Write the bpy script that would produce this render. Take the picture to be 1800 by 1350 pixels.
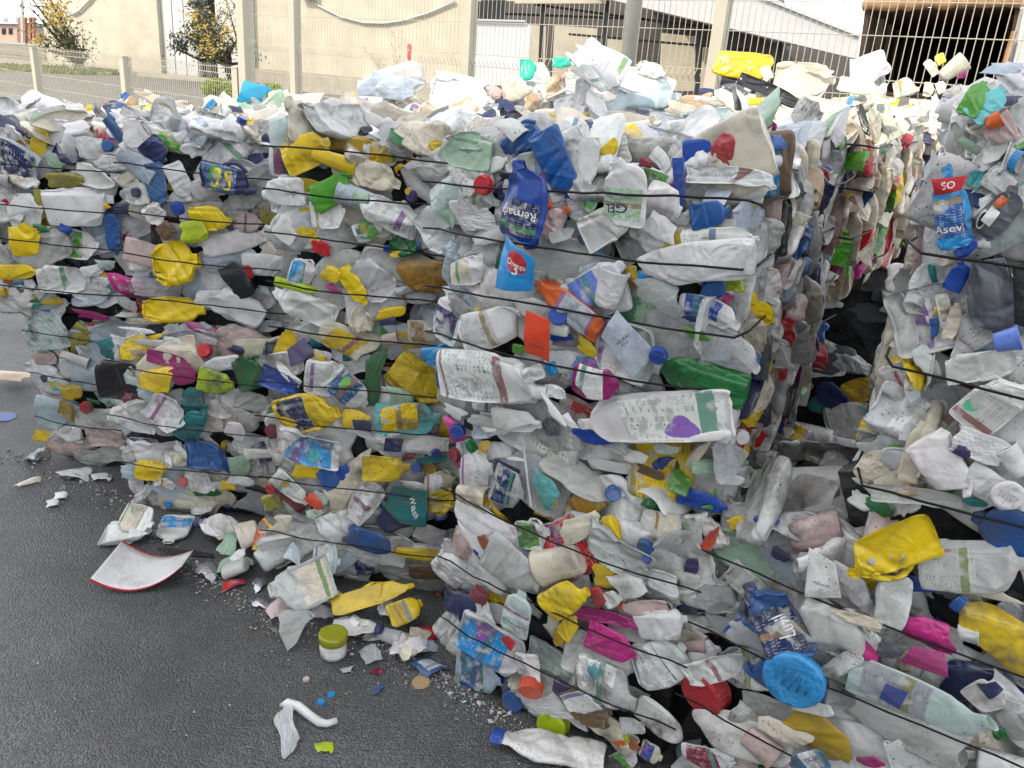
import bpy, bmesh, math, random
import numpy as np
from mathutils import Matrix, Vector

for o in list(bpy.data.objects):
    bpy.data.objects.remove(o)
sc = bpy.context.scene
COL = sc.collection
R = math.radians

# ------------------------------------------------------------------ camera
FPX, PITCH, ROLL, CAMH = 1430.0, R(20.9), R(4.5), 1.5
cam_d = bpy.data.cameras.new("camera")
cam_d.sensor_width = 36.0
cam_d.lens = FPX / 1800 * 36
cam_d.clip_start, cam_d.clip_end = 0.05, 600
cam = bpy.data.objects.new("camera", cam_d)
COL.objects.link(cam)
_c, _s = math.cos(ROLL), math.sin(ROLL)
_R0, _U0 = Vector((1, 0, 0)), Vector((0, math.sin(PITCH), math.cos(PITCH)))
_F0 = Vector((0, math.cos(PITCH), -math.sin(PITCH)))
_r, _u = _c * _R0 + _s * _U0, -_s * _R0 + _c * _U0
_m = Matrix((_r, _u, -_F0)).transposed().to_4x4()
_m.translation = (0, 0, CAMH)
cam.matrix_world = _m
sc.camera = cam

# ------------------------------------------------------------------ sky and sun
SUN_EL = R(40)
SUN_FROM = Vector((-0.72, -0.69, 0)).normalized()          # horizontal direction towards the sun
world = bpy.data.worlds.new("World")
sc.world = world
world.use_nodes = True
wn = world.node_tree
bg = wn.nodes["Background"]
sky = wn.nodes.new("ShaderNodeTexSky")
sky.sky_type = 'NISHITA'
sky.sun_disc = False
sky.sun_elevation = SUN_EL
sky.sun_rotation = math.atan2(SUN_FROM.x, SUN_FROM.y)
sky.air_density, sky.dust_density, sky.ozone_density = 1.0, 1.6, 1.0
# thin bright cloud veil over the blue
tc = wn.nodes.new("ShaderNodeTexCoord")
mp = wn.nodes.new("ShaderNodeMapping"); mp.inputs["Scale"].default_value = (1.2, 1.2, 4.0)
nz = wn.nodes.new("ShaderNodeTexNoise"); nz.inputs["Scale"].default_value = 2.6; nz.inputs["Detail"].default_value = 4
rp = wn.nodes.new("ShaderNodeValToRGB")
rp.color_ramp.elements[0].position = 0.40; rp.color_ramp.elements[1].position = 0.66
rp.color_ramp.elements[0].color = (0.45, 0.45, 0.45, 1); rp.color_ramp.elements[1].color = (0.9, 0.9, 0.9, 1)
mx = wn.nodes.new("ShaderNodeMixRGB"); mx.inputs["Color2"].default_value = (8.5, 8.5, 8.55, 1)
wn.links.new(tc.outputs["Generated"], mp.inputs["Vector"]); wn.links.new(mp.outputs[0], nz.inputs["Vector"])
wn.links.new(nz.outputs["Fac"], rp.inputs[0]); wn.links.new(rp.outputs[0], mx.inputs["Fac"])
wn.links.new(sky.outputs[0], mx.inputs["Color1"]); wn.links.new(mx.outputs[0], bg.inputs["Color"])
bg.inputs["Strength"].default_value = 0.15
sun_d = bpy.data.lights.new("sun", 'SUN')
sun_d.energy, sun_d.angle, sun_d.color = 2.0, R(0.55), (1.0, 0.92, 0.80)
sun = bpy.data.objects.new("sun", sun_d)
COL.objects.link(sun)
_sd = Vector((SUN_FROM.x * math.cos(SUN_EL), SUN_FROM.y * math.cos(SUN_EL), math.sin(SUN_EL)))
sun.rotation_euler = _sd.to_track_quat('Z', 'Y').to_euler()
sun.location = (-8, -8, 12)
vs = sc.view_settings
vs.view_transform, vs.look, vs.gamma, vs.use_curve_mapping = 'Standard', 'None', 1.0, False
vs.exposure = 0.9
sc.cycles.max_bounces = 5
sc.cycles.diffuse_bounces = 1
sc.cycles.glossy_bounces = 2
sc.cycles.transparent_max_bounces = 6
sc.cycles.use_denoising = True
sc.cycles.use_adaptive_sampling = True
sc.cycles.adaptive_threshold = 0.03

# ------------------------------------------------------------------ photo ray helpers (for reading positions off the photo)
def ray(px, py):
    x, y = px - 900, 675 - py
    xr, yr = x * _c - y * _s, x * _s + y * _c
    return np.array([xr, FPX * math.cos(PITCH) + yr * math.sin(PITCH), -FPX * math.sin(PITCH) + yr * math.cos(PITCH)])
EYE = np.array([0, 0, CAMH])
def on_plane(px, py, p0, n):
    r = ray(px, py); t = np.dot(np.asarray(p0) - EYE, n) / np.dot(r, n)
    return EYE + t * r
def on_ground(px, py, z=0.0):
    return on_plane(px, py, (0, 0, z), (0, 0, 1))
def at_depth(px, py, Y):
    r = ray(px, py); return EYE + r * Y / r[1]

# ------------------------------------------------------------------ colours
def lin(r, g, b):
    f = lambda c: c / 12.92 if c <= .04045 else ((c + .055) / 1.055) ** 2.4
    return (f(r / 255), f(g / 255), f(b / 255))
PAL = {k: lin(*v) for k, v in dict(
    white=(236, 235, 231), grey=(212, 212, 207), cream=(226, 216, 192), yellow=(240, 205, 20), ochre=(192, 158, 22),
    olive=(150, 142, 55), blue=(20, 88, 158), royal=(18, 72, 166), navy=(28, 44, 92), steel=(52, 92, 140), sky=(40, 150, 215),
    cyan=(0, 165, 205), teal=(16, 118, 120), aqua=(98, 196, 196), turq=(40, 198, 160), green=(16, 112, 52), leaf=(80, 156, 40),
    lime=(186, 208, 28), mint=(176, 208, 178), pmint=(205, 222, 214), pink=(206, 36, 136), magenta=(164, 30, 112), red=(196, 30, 42), maroon=(132, 28, 52),
    orange=(214, 98, 28), vermil=(232, 78, 40), black=(26, 27, 32), dark=(92, 95, 102), violet=(60, 46, 100), brown=(112, 86, 60),
    tan=(188, 158, 120), rose=(224, 196, 190), amber=(176, 128, 24), ice=(198, 212, 222), peri=(110, 140, 225), silver=(170, 174, 178), foil=(200, 200, 205)).items()}

# ------------------------------------------------------------------ materials
def new_mat(name):
    m = bpy.data.materials.new(name); m.use_nodes = True
    return m, m.node_tree, m.node_tree.nodes["Principled BSDF"]
def N(nt, t, **kw):
    n = nt.nodes.new(t)
    for k, v in kw.items():
        if k.startswith("i_"):
            n.inputs[k[2:].replace("_", " ")].default_value = v
        else:
            setattr(n, k, v)
    return n
def ramp(nt, fac, p0, p1, c0=(0, 0, 0, 1), c1=(1, 1, 1, 1)):
    r = nt.nodes.new("ShaderNodeValToRGB")
    r.color_ramp.elements[0].position, r.color_ramp.elements[1].position = p0, p1
    r.color_ramp.elements[0].color, r.color_ramp.elements[1].color = c0, c1
    nt.links.new(fac, r.inputs[0]); return r.outputs[0]
def mixc(nt, fac, a, b, mode='MIX'):
    m = nt.nodes.new("ShaderNodeMixRGB"); m.blend_type = mode
    for s, v in ((0, fac), (1, a), (2, b)):
        if isinstance(v, bpy.types.NodeSocket): nt.links.new(v, m.inputs[s])
        else: m.inputs[s].default_value = v if s == 0 or len(v) == 4 else (*v, 1)
    return m.outputs[0]
def math_n(nt, op, a, b=0.0):
    m = nt.nodes.new("ShaderNodeMath"); m.operation = op
    for s, v in ((0, a), (1, b)):
        if isinstance(v, bpy.types.NodeSocket): nt.links.new(v, m.inputs[s])
        else: m.inputs[s].default_value = v
    return m.outputs[0]

def dirt_coords(nt):
    """position in the world, shifted by a random amount for each piece"""
    oi = N(nt, "ShaderNodeObjectInfo"); ge = N(nt, "ShaderNodeTexCoord")
    sh = N(nt, "ShaderNodeVectorMath", operation='SCALE'); sh.inputs[0].default_value = (37.0, 61.0, 23.0)
    nt.links.new(oi.outputs["Random"], sh.inputs["Scale"])
    ad = N(nt, "ShaderNodeVectorMath", operation='ADD')
    gm = N(nt, "ShaderNodeNewGeometry")
    nt.links.new(gm.outputs["Position"], ad.inputs[0]); nt.links.new(sh.outputs[0], ad.inputs[1])
    return oi, ad.outputs[0]

def plastic(name, rough=0.36, translucent=0.0, clear=0.0, printed=False, grime=1.0, metal=0.0):
    m, nt, b = new_mat(name)
    oi, pos = dirt_coords(nt)
    col = oi.outputs["Color"]
    if printed:
        # fine print: rows of short bars, plain bands, on the piece's own UV
        uv = N(nt, "ShaderNodeUVMap", uv_map="UVMap")
        mpn = N(nt, "ShaderNodeMapping"); mpn.inputs["Scale"].default_value = (1, 1, 1)
        sh = N(nt, "ShaderNodeCombineXYZ"); nt.links.new(math_n(nt, 'MULTIPLY', oi.outputs["Random"], 17.0), sh.inputs[0]); nt.links.new(math_n(nt, 'MULTIPLY', oi.outputs["Random"], 5.0), sh.inputs[1])
        nt.links.new(uv.outputs[0], mpn.inputs["Vector"]); nt.links.new(sh.outputs[0], mpn.inputs["Location"])
        def bricks(w, h, bias, vec, off=0.37):
            br = N(nt, "ShaderNodeTexBrick", offset=off, squash=1.0)
            br.inputs["Scale"].default_value = 1.0; br.inputs["Mortar Size"].default_value = h * .24; br.inputs["Mortar Smooth"].default_value = 0.1
            br.inputs["Brick Width"].default_value = w; br.inputs["Row Height"].default_value = h; br.inputs["Bias"].default_value = bias
            br.inputs["Color1"].default_value = (1, 1, 1, 1); br.inputs["Color2"].default_value = (0, 0, 0, 1); br.inputs["Mortar"].default_value = (0, 0, 0, 1)
            nt.links.new(vec, br.inputs["Vector"]); return br.outputs["Color"]
        fine = bricks(0.062, 0.046, -0.35, mpn.outputs[0])
        blk = bricks(0.30, 0.22, 0.05, mpn.outputs[0], 0.5)                      # paragraphs of fine print and empty fields
        big = bricks(0.07, 0.13, -0.1, mpn.outputs[0], 0.2)                     # bolder strokes
        blk2 = bricks(0.46, 0.26, 0.55, mpn.outputs[0], 0.3)
        ink = math_n(nt, 'MAXIMUM', math_n(nt, 'MULTIPLY', math_n(nt, 'MULTIPLY', fine, blk), .8), math_n(nt, 'MULTIPLY', big, math_n(nt, 'SUBTRACT', 1.0, math_n(nt, 'GREATER_THAN', blk2, .02))))
        lum = N(nt, "ShaderNodeRGBToBW"); nt.links.new(col, lum.inputs[0])
        inkc = mixc(nt, ramp(nt, lum.outputs[0], 0.25, 0.35), (0.80, 0.80, 0.78), (0.05, 0.06, 0.13))
        # one plain colour band across the print, its hue different on each piece
        sx_ = N(nt, "ShaderNodeSeparateXYZ"); nt.links.new(uv.outputs[0], sx_.inputs[0])
        fr_ = math_n(nt, 'FRACT', math_n(nt, 'ADD', sx_.outputs[0], math_n(nt, 'MULTIPLY', oi.outputs["Random"], 7.0)))
        band = math_n(nt, 'GREATER_THAN', fr_, 0.84)
        hs = N(nt, "ShaderNodeCombineColor", mode='HSV'); hs.inputs[1].default_value = .72; hs.inputs[2].default_value = .30
        nt.links.new(math_n(nt, 'FRACT', math_n(nt, 'MULTIPLY', oi.outputs["Random"], 31.7)), hs.inputs[0])
        col = mixc(nt, math_n(nt, 'MULTIPLY', ink, 0.92), col, inkc)
        col = mixc(nt, math_n(nt, 'MULTIPLY', band, 0.85), col, hs.outputs[0])
        # a round emblem on some
        sv = N(nt, "ShaderNodeVectorMath", operation='DISTANCE'); nt.links.new(uv.outputs[0], sv.inputs[0]); sv.inputs[1].default_value = (.42, .34, 0)
        emb = math_n(nt, 'MULTIPLY', math_n(nt, 'LESS_THAN', sv.outputs["Value"], .17), math_n(nt, 'GREATER_THAN', math_n(nt, 'FRACT', math_n(nt, 'MULTIPLY', oi.outputs["Random"], 7.9)), .78))
        hs2 = N(nt, "ShaderNodeCombineColor", mode='HSV'); hs2.inputs[1].default_value = .85; hs2.inputs[2].default_value = .5
        nt.links.new(math_n(nt, 'FRACT', math_n(nt, 'MULTIPLY', oi.outputs["Random"], 53.1)), hs2.inputs[0])
        col = mixc(nt, math_n(nt, 'MULTIPLY', emb, .9), col, hs2.outputs[0])
        # worn paper and ink
        wn_ = N(nt, "ShaderNodeTexNoise", i_Scale=38.0, i_Detail=5.0); nt.links.new(pos, wn_.inputs["Vector"])
        col = mixc(nt, ramp(nt, wn_.outputs["Fac"], 0.54, 0.64), col, (0.56, 0.55, 0.52))
    # soft stain, streaky grime, dark specks
    n1 = N(nt, "ShaderNodeTexNoise", i_Scale=11.0, i_Detail=4.0, i_Roughness=0.66); nt.links.new(pos, n1.inputs["Vector"])
    amt = math_n(nt, 'MULTIPLY', math_n(nt, 'MULTIPLY', math_n(nt, 'ADD', math_n(nt, 'MULTIPLY', oi.outputs["Random"], 0.7), 0.2), oi.outputs["Alpha"]), grime)
    st = math_n(nt, 'MULTIPLY', ramp(nt, n1.outputs["Fac"], 0.46, 0.76), amt)
    col = mixc(nt, st, col, (0.115, 0.10, 0.08))
    n2 = N(nt, "ShaderNodeTexNoise", i_Scale=210.0, i_Detail=2.0); nt.links.new(pos, n2.inputs["Vector"])
    n3 = N(nt, "ShaderNodeTexNoise", i_Scale=9.0, i_Detail=2.0); nt.links.new(pos, n3.inputs["Vector"])
    spk = math_n(nt, 'MULTIPLY', ramp(nt, n2.outputs["Fac"], 0.63, 0.72), ramp(nt, n3.outputs["Fac"], 0.44, 0.66))
    col = mixc(nt, math_n(nt, 'MULTIPLY', math_n(nt, 'MULTIPLY', spk, oi.outputs["Alpha"]), 0.9 * grime), col, (0.03, 0.027, 0.022))
    nt.links.new(col, b.inputs["Base Color"])
    b.inputs["Metallic"].default_value = metal
    b.inputs["Coat Weight"].default_value = 0.0 if printed or metal else 0.4; b.inputs["Coat Roughness"].default_value = 0.16
    rg = math_n(nt, 'ADD', math_n(nt, 'MULTIPLY', n1.outputs["Fac"], 0.22), math_n(nt, 'ADD', math_n(nt, 'MULTIPLY', math_n(nt, 'FRACT', math_n(nt, 'MULTIPLY', oi.outputs["Random"], 13.7)), 0.24), rough - 0.21))
    nt.links.new(rg, b.inputs["Roughness"])
    bm_ = N(nt, "ShaderNodeBump", i_Distance=0.014)
    rnd2 = math_n(nt, 'FRACT', math_n(nt, 'MULTIPLY', oi.outputs["Random"], 29.3)); nt.links.new(math_n(nt, 'ADD', math_n(nt, 'MULTIPLY', math_n(nt, 'MULTIPLY', rnd2, rnd2), 0.7), 0.12), bm_.inputs["Strength"])
    n4 = N(nt, "ShaderNodeTexNoise", i_Scale=17.0, i_Detail=2.0, i_Roughness=0.5, i_Distortion=0.6); nt.links.new(pos, n4.inputs["Vector"])
    rid = math_n(nt, 'ABSOLUTE', math_n(nt, 'SUBTRACT', n4.outputs["Fac"], 0.5))            # sharp little folds
    n5 = N(nt, "ShaderNodeTexNoise", i_Scale=46.0, i_Detail=1.0, i_Distortion=0.8); nt.links.new(pos, n5.inputs["Vector"])
    rid2 = math_n(nt, 'ABSOLUTE', math_n(nt, 'SUBTRACT', n5.outputs["Fac"], 0.5))
    nt.links.new(math_n(nt, 'ADD', math_n(nt, 'MULTIPLY', rid, -1.8), math_n(nt, 'MULTIPLY', rid2, -0.3)), bm_.inputs["Height"]); nt.links.new(bm_.outputs[0], b.inputs["Normal"])
    out = nt.nodes["Material Output"]
    sh = b.outputs[0]
    if translucent:
        t = N(nt, "ShaderNodeBsdfTranslucent"); nt.links.new(col, t.inputs["Color"])
        mxs = N(nt, "ShaderNodeMixShader"); mxs.inputs[0].default_value = translucent
        nt.links.new(sh, mxs.inputs[1]); nt.links.new(t.outputs[0], mxs.inputs[2]); sh = mxs.outputs[0]
    if clear:
        t = N(nt, "ShaderNodeBsdfTransparent"); t.inputs["Color"].default_value = (0.95, 0.96, 0.95, 1)
        lw = N(nt, "ShaderNodeLayerWeight", i_Blend=0.35)
        f = math_n(nt, 'MULTIPLY', math_n(nt, 'SUBTRACT', 1.0, math_n(nt, 'MULTIPLY', lw.outputs["Facing"], 0.75)), clear)
        f2 = math_n(nt, 'MULTIPLY', f, math_n(nt, 'SUBTRACT', 1.0, math_n(nt, 'MULTIPLY', ramp(nt, n1.outputs["Fac"], 0.45, 0.7), 0.55)))
        mxs = N(nt, "ShaderNodeMixShader"); nt.links.new(f2, mxs.inputs[0])
        nt.links.new(sh, mxs.inputs[1]); nt.links.new(t.outputs[0], mxs.inputs[2]); sh = mxs.outputs[0]
    nt.links.new(sh, out.inputs["Surface"])
    return m
M_HARD = plastic("coloured_plastic", 0.25, translucent=0.04)
M_MILK = plastic("milky_plastic", 0.28, translucent=0.14)
M_CLEAR = plastic("clear_film", 0.16, clear=0.72, grime=0.7)
M_LABEL = plastic("printed_label", 0.42, printed=True, grime=0.9)
M_INK = plastic("ink", 0.45, grime=0.35)
M_FOIL = plastic("foil", 0.3, metal=0.85, grime=0.6)
def simple(name, col, rough=0.6, metal=0.0, noise=0.0, nscale=8.0, bump=0.0, bscale=30.0, col2=None, coord="Object"):
    m, nt, b = new_mat(name)
    b.inputs["Roughness"].default_value, b.inputs["Metallic"].default_value = rough, metal
    t = N(nt, "ShaderNodeTexCoord")
    if noise or col2:
        n = N(nt, "ShaderNodeTexNoise", i_Scale=nscale, i_Detail=6.0, i_Roughness=0.6); nt.links.new(t.outputs[coord], n.inputs["Vector"])
        c2 = col2 or tuple(c * (1 - noise) for c in col)
        nt.links.new(mixc(nt, ramp(nt, n.outputs["Fac"], 0.36, 0.66), (*c2, 1), (*col, 1)), b.inputs["Base Color"])
    else:
        b.inputs["Base Color"].default_value = (*col, 1)
    if bump:
        n = N(nt, "ShaderNodeTexNoise", i_Scale=bscale, i_Detail=5.0); nt.links.new(t.outputs[coord], n.inputs["Vector"])
        bp = N(nt, "ShaderNodeBump", i_Strength=bump, i_Distance=0.02); nt.links.new(n.outputs["Fac"], bp.inputs["Height"]); nt.links.new(bp.outputs[0], b.inputs["Normal"])
    return m
M_WIRE = simple("tie_wire_steel", (0.018, 0.018, 0.02), 0.45, 0.6, noise=0.3)
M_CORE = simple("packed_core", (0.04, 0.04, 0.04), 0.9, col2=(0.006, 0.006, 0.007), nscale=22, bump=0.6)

# ------------------------------------------------------------------ scene helpers
GRIME_DIM = [0.8]
def mesh_obj(name, me, parent=None, col=None, mat=None):
    o = bpy.data.objects.new(name, me)
    COL.objects.link(o)
    if parent is not None: o.parent = parent
    if col is not None: o.color = (*col, GRIME_DIM[0])
    if mat is not None:
        if not me.materials: me.materials.append(None)
        o.material_slots[0].link = 'OBJECT'; o.material_slots[0].material = mat
    return o
def tag(o, label=None, cat=None, group=None, kind=None):
    for k, v in (("label", label), ("category", cat), ("group", group), ("kind", kind)):
        if v: o[k] = v
    return o
def empty(name, loc=(0, 0, 0), rz=0.0):
    e = bpy.data.objects.new(name, None); e.empty_display_size = 0.1
    e.location, e.rotation_euler = loc, (0, 0, rz)
    COL.objects.link(e); return e
def build(name, V, F, smooth=True, uv=None):
    me = bpy.data.meshes.new(name)
    me.from_pydata([tuple(map(float, v)) for v in V], [], F)
    if smooth: me.polygons.foreach_set("use_smooth", [True] * len(me.polygons))
    if uv is not None:
        l = me.uv_layers.new(name="UVMap")
        idx = np.empty(len(me.loops), dtype=np.int32); me.loops.foreach_get("vertex_index", idx)
        l.data.foreach_set("uv", np.asarray(uv, dtype=np.float32)[idx].ravel())
    me.update(); return me
class MB:
    """collects boxes and tubes for one mesh"""
    def __init__(s): s.V, s.F = [], []
    def quad(s, a, b, c, d):
        i = len(s.V); s.V += [a, b, c, d]; s.F.append((i, i + 1, i + 2, i + 3))
    def box(s, lo, hi, M=None):
        i = len(s.V)
        for z in (lo[2], hi[2]):
            for x, y in ((lo[0], lo[1]), (hi[0], lo[1]), (hi[0], hi[1]), (lo[0], hi[1])):
                v = Vector((x, y, z)); s.V.append(tuple(M @ v) if M else tuple(v))
        s.F += [tuple(i + k for k in f) for f in ((3, 2, 1, 0), (4, 5, 6, 7), (0, 1, 5, 4), (1, 2, 6, 5), (2, 3, 7, 6), (3, 0, 4, 7))]
    def tube(s, pts, r, n=6, caps=True):
        P = [Vector(p) for p in pts]; rr = r if hasattr(r, "__len__") else [r] * len(P)
        i0 = len(s.V); up = Vector((0.13, 0.21, 0.97))
        for k, p in enumerate(P):
            d = (P[min(k + 1, len(P) - 1)] - P[max(k - 1, 0)]).normalized()
            a = d.cross(up)
            if a.length < 1e-3: a = d.cross(Vector((1, 0, 0)))
            a.normalize(); b = d.cross(a)
            for j in range(n):
                t = 2 * math.pi * j / n
                s.V.append(tuple(p + rr[k] * (math.cos(t) * a + math.sin(t) * b)))
        for k in range(len(P) - 1):
            for j in range(n):
                a, b = i0 + k * n + j, i0 + k * n + (j + 1) % n
                s.F.append((a, b, b + n, a + n))
        if caps:
            s.F.append(tuple(i0 + j for j in range(n))[::-1]); s.F.append(tuple(i0 + (len(P) - 1) * n + j for j in range(n)))
    def build(s, name, mat=None, parent=None, smooth=False):
        me = build(name, s.V, s.F, smooth)
        if mat: me.materials.append(mat)
        return mesh_obj(name, me, parent)

# ================================================================== crushed plastic shapes
rng = np.random.default_rng(11)
random.seed(11)
def U(a, b): return float(rng.uniform(a, b))
def smooth01(t): t = np.clip(t, 0, 1); return t * t * (3 - 2 * t)

def bend(V, x0, w, th, axis=2):
    """bend the part beyond x0 by th about the y (axis=2) or z (axis=1) direction"""
    xs = np.linspace(V[:, 0].min() - .01, V[:, 0].max() + .01, 240)
    a = th * smooth01((xs - x0) / w + .5)
    dx = xs[1] - xs[0]
    cx = xs[0] + np.concatenate([[0], np.cumsum(np.cos(a[:-1]) * dx)]); cz = np.concatenate([[0], np.cumsum(np.sin(a[:-1]) * dx)])
    A, X, Z = np.interp(V[:, 0], xs, a), np.interp(V[:, 0], xs, cx), np.interp(V[:, 0], xs, cz)
    W = V.copy(); h = V[:, axis]
    W[:, 0] = X - h * np.sin(A); W[:, axis] = Z + h * np.cos(A)
    return W
def mirror(V, p, n, k=1.0):
    """mirror buckling: what lies beyond a plane is folded back through it, as a dented shell does"""
    d = (V - p) @ n
    return V - np.where(d > 0, (1 + k) * d, 0)[:, None] * n
def crush(V, sq=0.45, dents=5, depth=(.05, .14), bends=True, creases=4, big=True):
    ops_V = V.copy()
    ops_V[:, 2] *= sq
    L = np.ptp(V[:, 0]); x0 = V[:, 0].min()
    if big and rng.random() < .4:                      # main panel caves in
        top = ops_V[:, 2].max(); n = np.array([U(-.25, .25), U(-.3, .3), 1.0]); n /= np.linalg.norm(n)
        ops_V = mirror(ops_V, np.array([x0 + L * U(.25, .55), 0, top * U(.25, .75)]), n, U(.6, 1))
    for k in range(dents):
        c = ops_V[rng.integers(len(ops_V))]
        if c[0] > x0 + .8 * L: continue
        n = np.array([U(-.7, .7), c[1] * U(1, 5) + U(-.5, .5), np.sign(c[2] + U(-.02, .06)) * U(.5, 1.1)]); n /= np.linalg.norm(n)
        dm = (ops_V @ n).max()
        ops_V = mirror(ops_V, n * (dm - U(*depth)), n, U(.5, 1))
    for k in range(creases):                             # long sharp creases
        a = U(0, math.pi); d = ops_V[:, 0] * math.cos(a) + ops_V[:, 1] * math.sin(a) - U(x0 * .6, (x0 + L) * .6)
        w = U(.02, .08); msk = smooth01((ops_V[:, 0].max() - ops_V[:, 0]) / (.3 * L))
        ops_V[:, 2] += U(-.045, .035) * np.maximum(0, 1 - np.abs(d) / w) * msk
    if bends:
        if rng.random() < .6: ops_V = bend(ops_V, x0 + L * U(.3, .7), U(.08, .5), U(-.6, .5), 2)
        if rng.random() < .5: ops_V = bend(ops_V, x0 + L * U(.35, .75), U(.15, .6), U(-.7, .7), 1)
    tw = U(-.5, .5); t = (ops_V[:, 0] - x0) / L - .5
    c, s = np.cos(tw * t), np.sin(tw * t)
    y, z = ops_V[:, 1].copy(), ops_V[:, 2].copy()
    ops_V[:, 1], ops_V[:, 2] = y * c - z * s, y * s + z * c
    return ops_V
def grid_smooth(G, it=1, wrap=True, lam=.5):
    for _ in range(it):
        up, dn = np.vstack([G[:1], G[:-1]]), np.vstack([G[1:], G[-1:]])
        if wrap: lf, rt = np.roll(G, 1, 1), np.roll(G, -1, 1)
        else: lf, rt = np.concatenate([G[:, :1], G[:, :-1]], 1), np.concatenate([G[:, 1:], G[:, -1:]], 1)
        G = G + lam * ((up + dn + lf + rt) / 4 - G)
    return G
def grid_normals(G, wrap=True):
    gu = np.gradient(G, axis=0)
    gv = (np.roll(G, -1, 1) - np.roll(G, 1, 1)) / 2 if wrap else np.gradient(G, axis=1)
    n = np.cross(gv, gu); l = np.linalg.norm(n, axis=2, keepdims=True); return n / np.maximum(l, 1e-9)
def grid_faces(m, n, wrap=True, base=0):
    F = []
    for i in range(m - 1):
        for j in range(n if wrap else n - 1):
            a, b = base + i * n + j, base + i * n + (j + 1) % n
            F.append((a, a + n, b + n, b))
    return F
def crinkle(G, amp, wrap=True, neck=False):
    """crumple the skin: facets and sharp folds of many directions, laid over one another"""
    V = G.reshape(-1, 3); Nn = grid_normals(G, wrap).reshape(-1, 3); d = np.zeros(len(V))
    for k in range(10):
        q = rng.normal(0, 1, 3); q *= U(6, 24) / np.linalg.norm(q); w = rng.normal(0, 1, 3) * 5
        s = V @ q + U(0, 9) + 1.1 * np.sin(V @ w + U(0, 6))
        mask = np.clip(.35 + 1.1 * np.sin(V @ (rng.normal(0, 1, 3) * 5) + U(0, 6)), 0, 1)
        d += (np.abs((s / math.pi) % 2 - 1) - .5) * mask * 8 / np.linalg.norm(q)
    if neck: d *= 1 - .9 * smooth01((V[:, 0] - .18) / .16)
    return (V + amp * d[:, None] * Nn).reshape(G.shape)
PROFILES = dict(
    b=dict(pts=[(0.03, 0), (0, .6), (0, .9), (.03, 1), (.3, .98), (.33, .93), (.36, .98), (.62, 1), (.74, .82), (.84, .46), (.87, .40), (.885, .47), (.90, .40), (1, .39)], R=.175, e=1.0, zs=1.0),
    f=dict(pts=[(0.02, 0), (0, .7), (0, .93), (.03, 1), (.45, .97), (.75, .9), (.84, .6), (.88, .34), (1, .32)], R=.24, e=.85, zs=.62),
    j=dict(pts=[(0.02, 0), (0, .75), (0, .93), (.04, 1), (.55, 1), (.72, .86), (.83, .5), (.88, .30), (1, .29)], R=.31, e=.72, zs=.7),
    c=dict(pts=[(0.02, 0), (0, .8), (0, .95), (.04, 1), (.7, 1), (.8, .93), (.87, .55), (.9, .24), (1, .23)], R=.34, e=.5, zs=.66))
def make_body(kind, m=60, n=56):
    p = PROFILES[kind]
    pts = np.array(p["pts"]); pts = np.vstack([pts, [(1.0, pts[-1, 1] * .82), (.90, pts[-1, 1] * .78), (.90, 0.0)]])
    seg = np.concatenate([[0], np.cumsum(np.hypot(np.diff(pts[:, 0]), np.diff(pts[:, 1]) * p["R"]) + .006)])
    s = np.linspace(0, seg[-1], m)
    X, Rr = np.interp(s, seg, pts[:, 0]), np.interp(s, seg, pts[:, 1]) * p["R"]
    if kind != 'b':
        for _ in range(1):
            Rr[1:-8] = .25 * Rr[:-9] + .5 * Rr[1:-8] + .25 * Rr[2:-7]
    th = np.linspace(0, 2 * math.pi, n, endpoint=False) - math.pi / 2 - math.pi / n    # the seam lies at the back
    nk = smooth01((X - .74) / .12)[:, None]
    e = p["e"] + (1 - p["e"]) * nk; zs = p["zs"] + (1 - p["zs"]) * nk
    ct, st = np.cos(th)[None], np.sin(th)[None]
    G = np.zeros((m, n, 3))
    G[..., 0] = X[:, None] - .5
    off = U(-.16, .16) * (kind in 'cj')
    G[..., 1] = Rr[:, None] * np.sign(ct) * np.abs(ct) ** e + off * nk
    G[..., 2] = Rr[:, None] * zs * np.sign(st) * np.abs(st) ** e
    return G
def handle(G):
    """a grip for a jug, as a tube in the same undented space"""
    t = np.linspace(0, 1, 14); y = G[..., 1].max()
    c = np.stack([.30 - .46 * t, y * .80 + .15 * np.sin(math.pi * t), 0 * t], 1)
    k = 10; V = []
    for i in range(14):
        d = c[min(i + 1, 13)] - c[max(i - 1, 0)]; d /= np.linalg.norm(d); a = np.array([-d[1], d[0], 0])
        for q in range(k):
            an = 2 * math.pi * q / k; V.append(c[i] + .042 * (math.cos(an) * a + math.sin(an) * np.array([0, 0, 1])))
    return np.array(V).reshape(14, k, 3)
def cap_mesh(c, ax, r, h, name="cap", nn=22):
    """a ribbed screw cap at c along axis ax"""
    ax = ax / np.linalg.norm(ax); a = np.cross(ax, [0, 0, 1.0]); a /= np.linalg.norm(a); b = np.cross(ax, a)
    V, F = [], []
    prof = [(0, 0.0, 1.02), (0, .12, 1.05), (0, .16, 1.0), (1, .2, 1.0), (1, .82, .98), (0, .93, .95), (0, 1.0, .84), (0, .97, .5)]
    for rib, x, q in prof:
        for j in range(nn * 2):
            t = math.pi * j / nn; rr = r * q * (1 - .05 * rib * (j % 2))
            V.append(c + ax * h * x + rr * (math.cos(t) * a + math.sin(t) * b))
    n2 = nn * 2
    for i in range(len(prof) - 1):
        for j in range(n2):
            p, q = i * n2 + j, i * n2 + (j + 1) % n2
            F.append((p, q, q + n2, p + n2))
    F.append(tuple((len(prof) - 1) * n2 + j for j in range(n2)))
    return V, F
class Proto: pass
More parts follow.
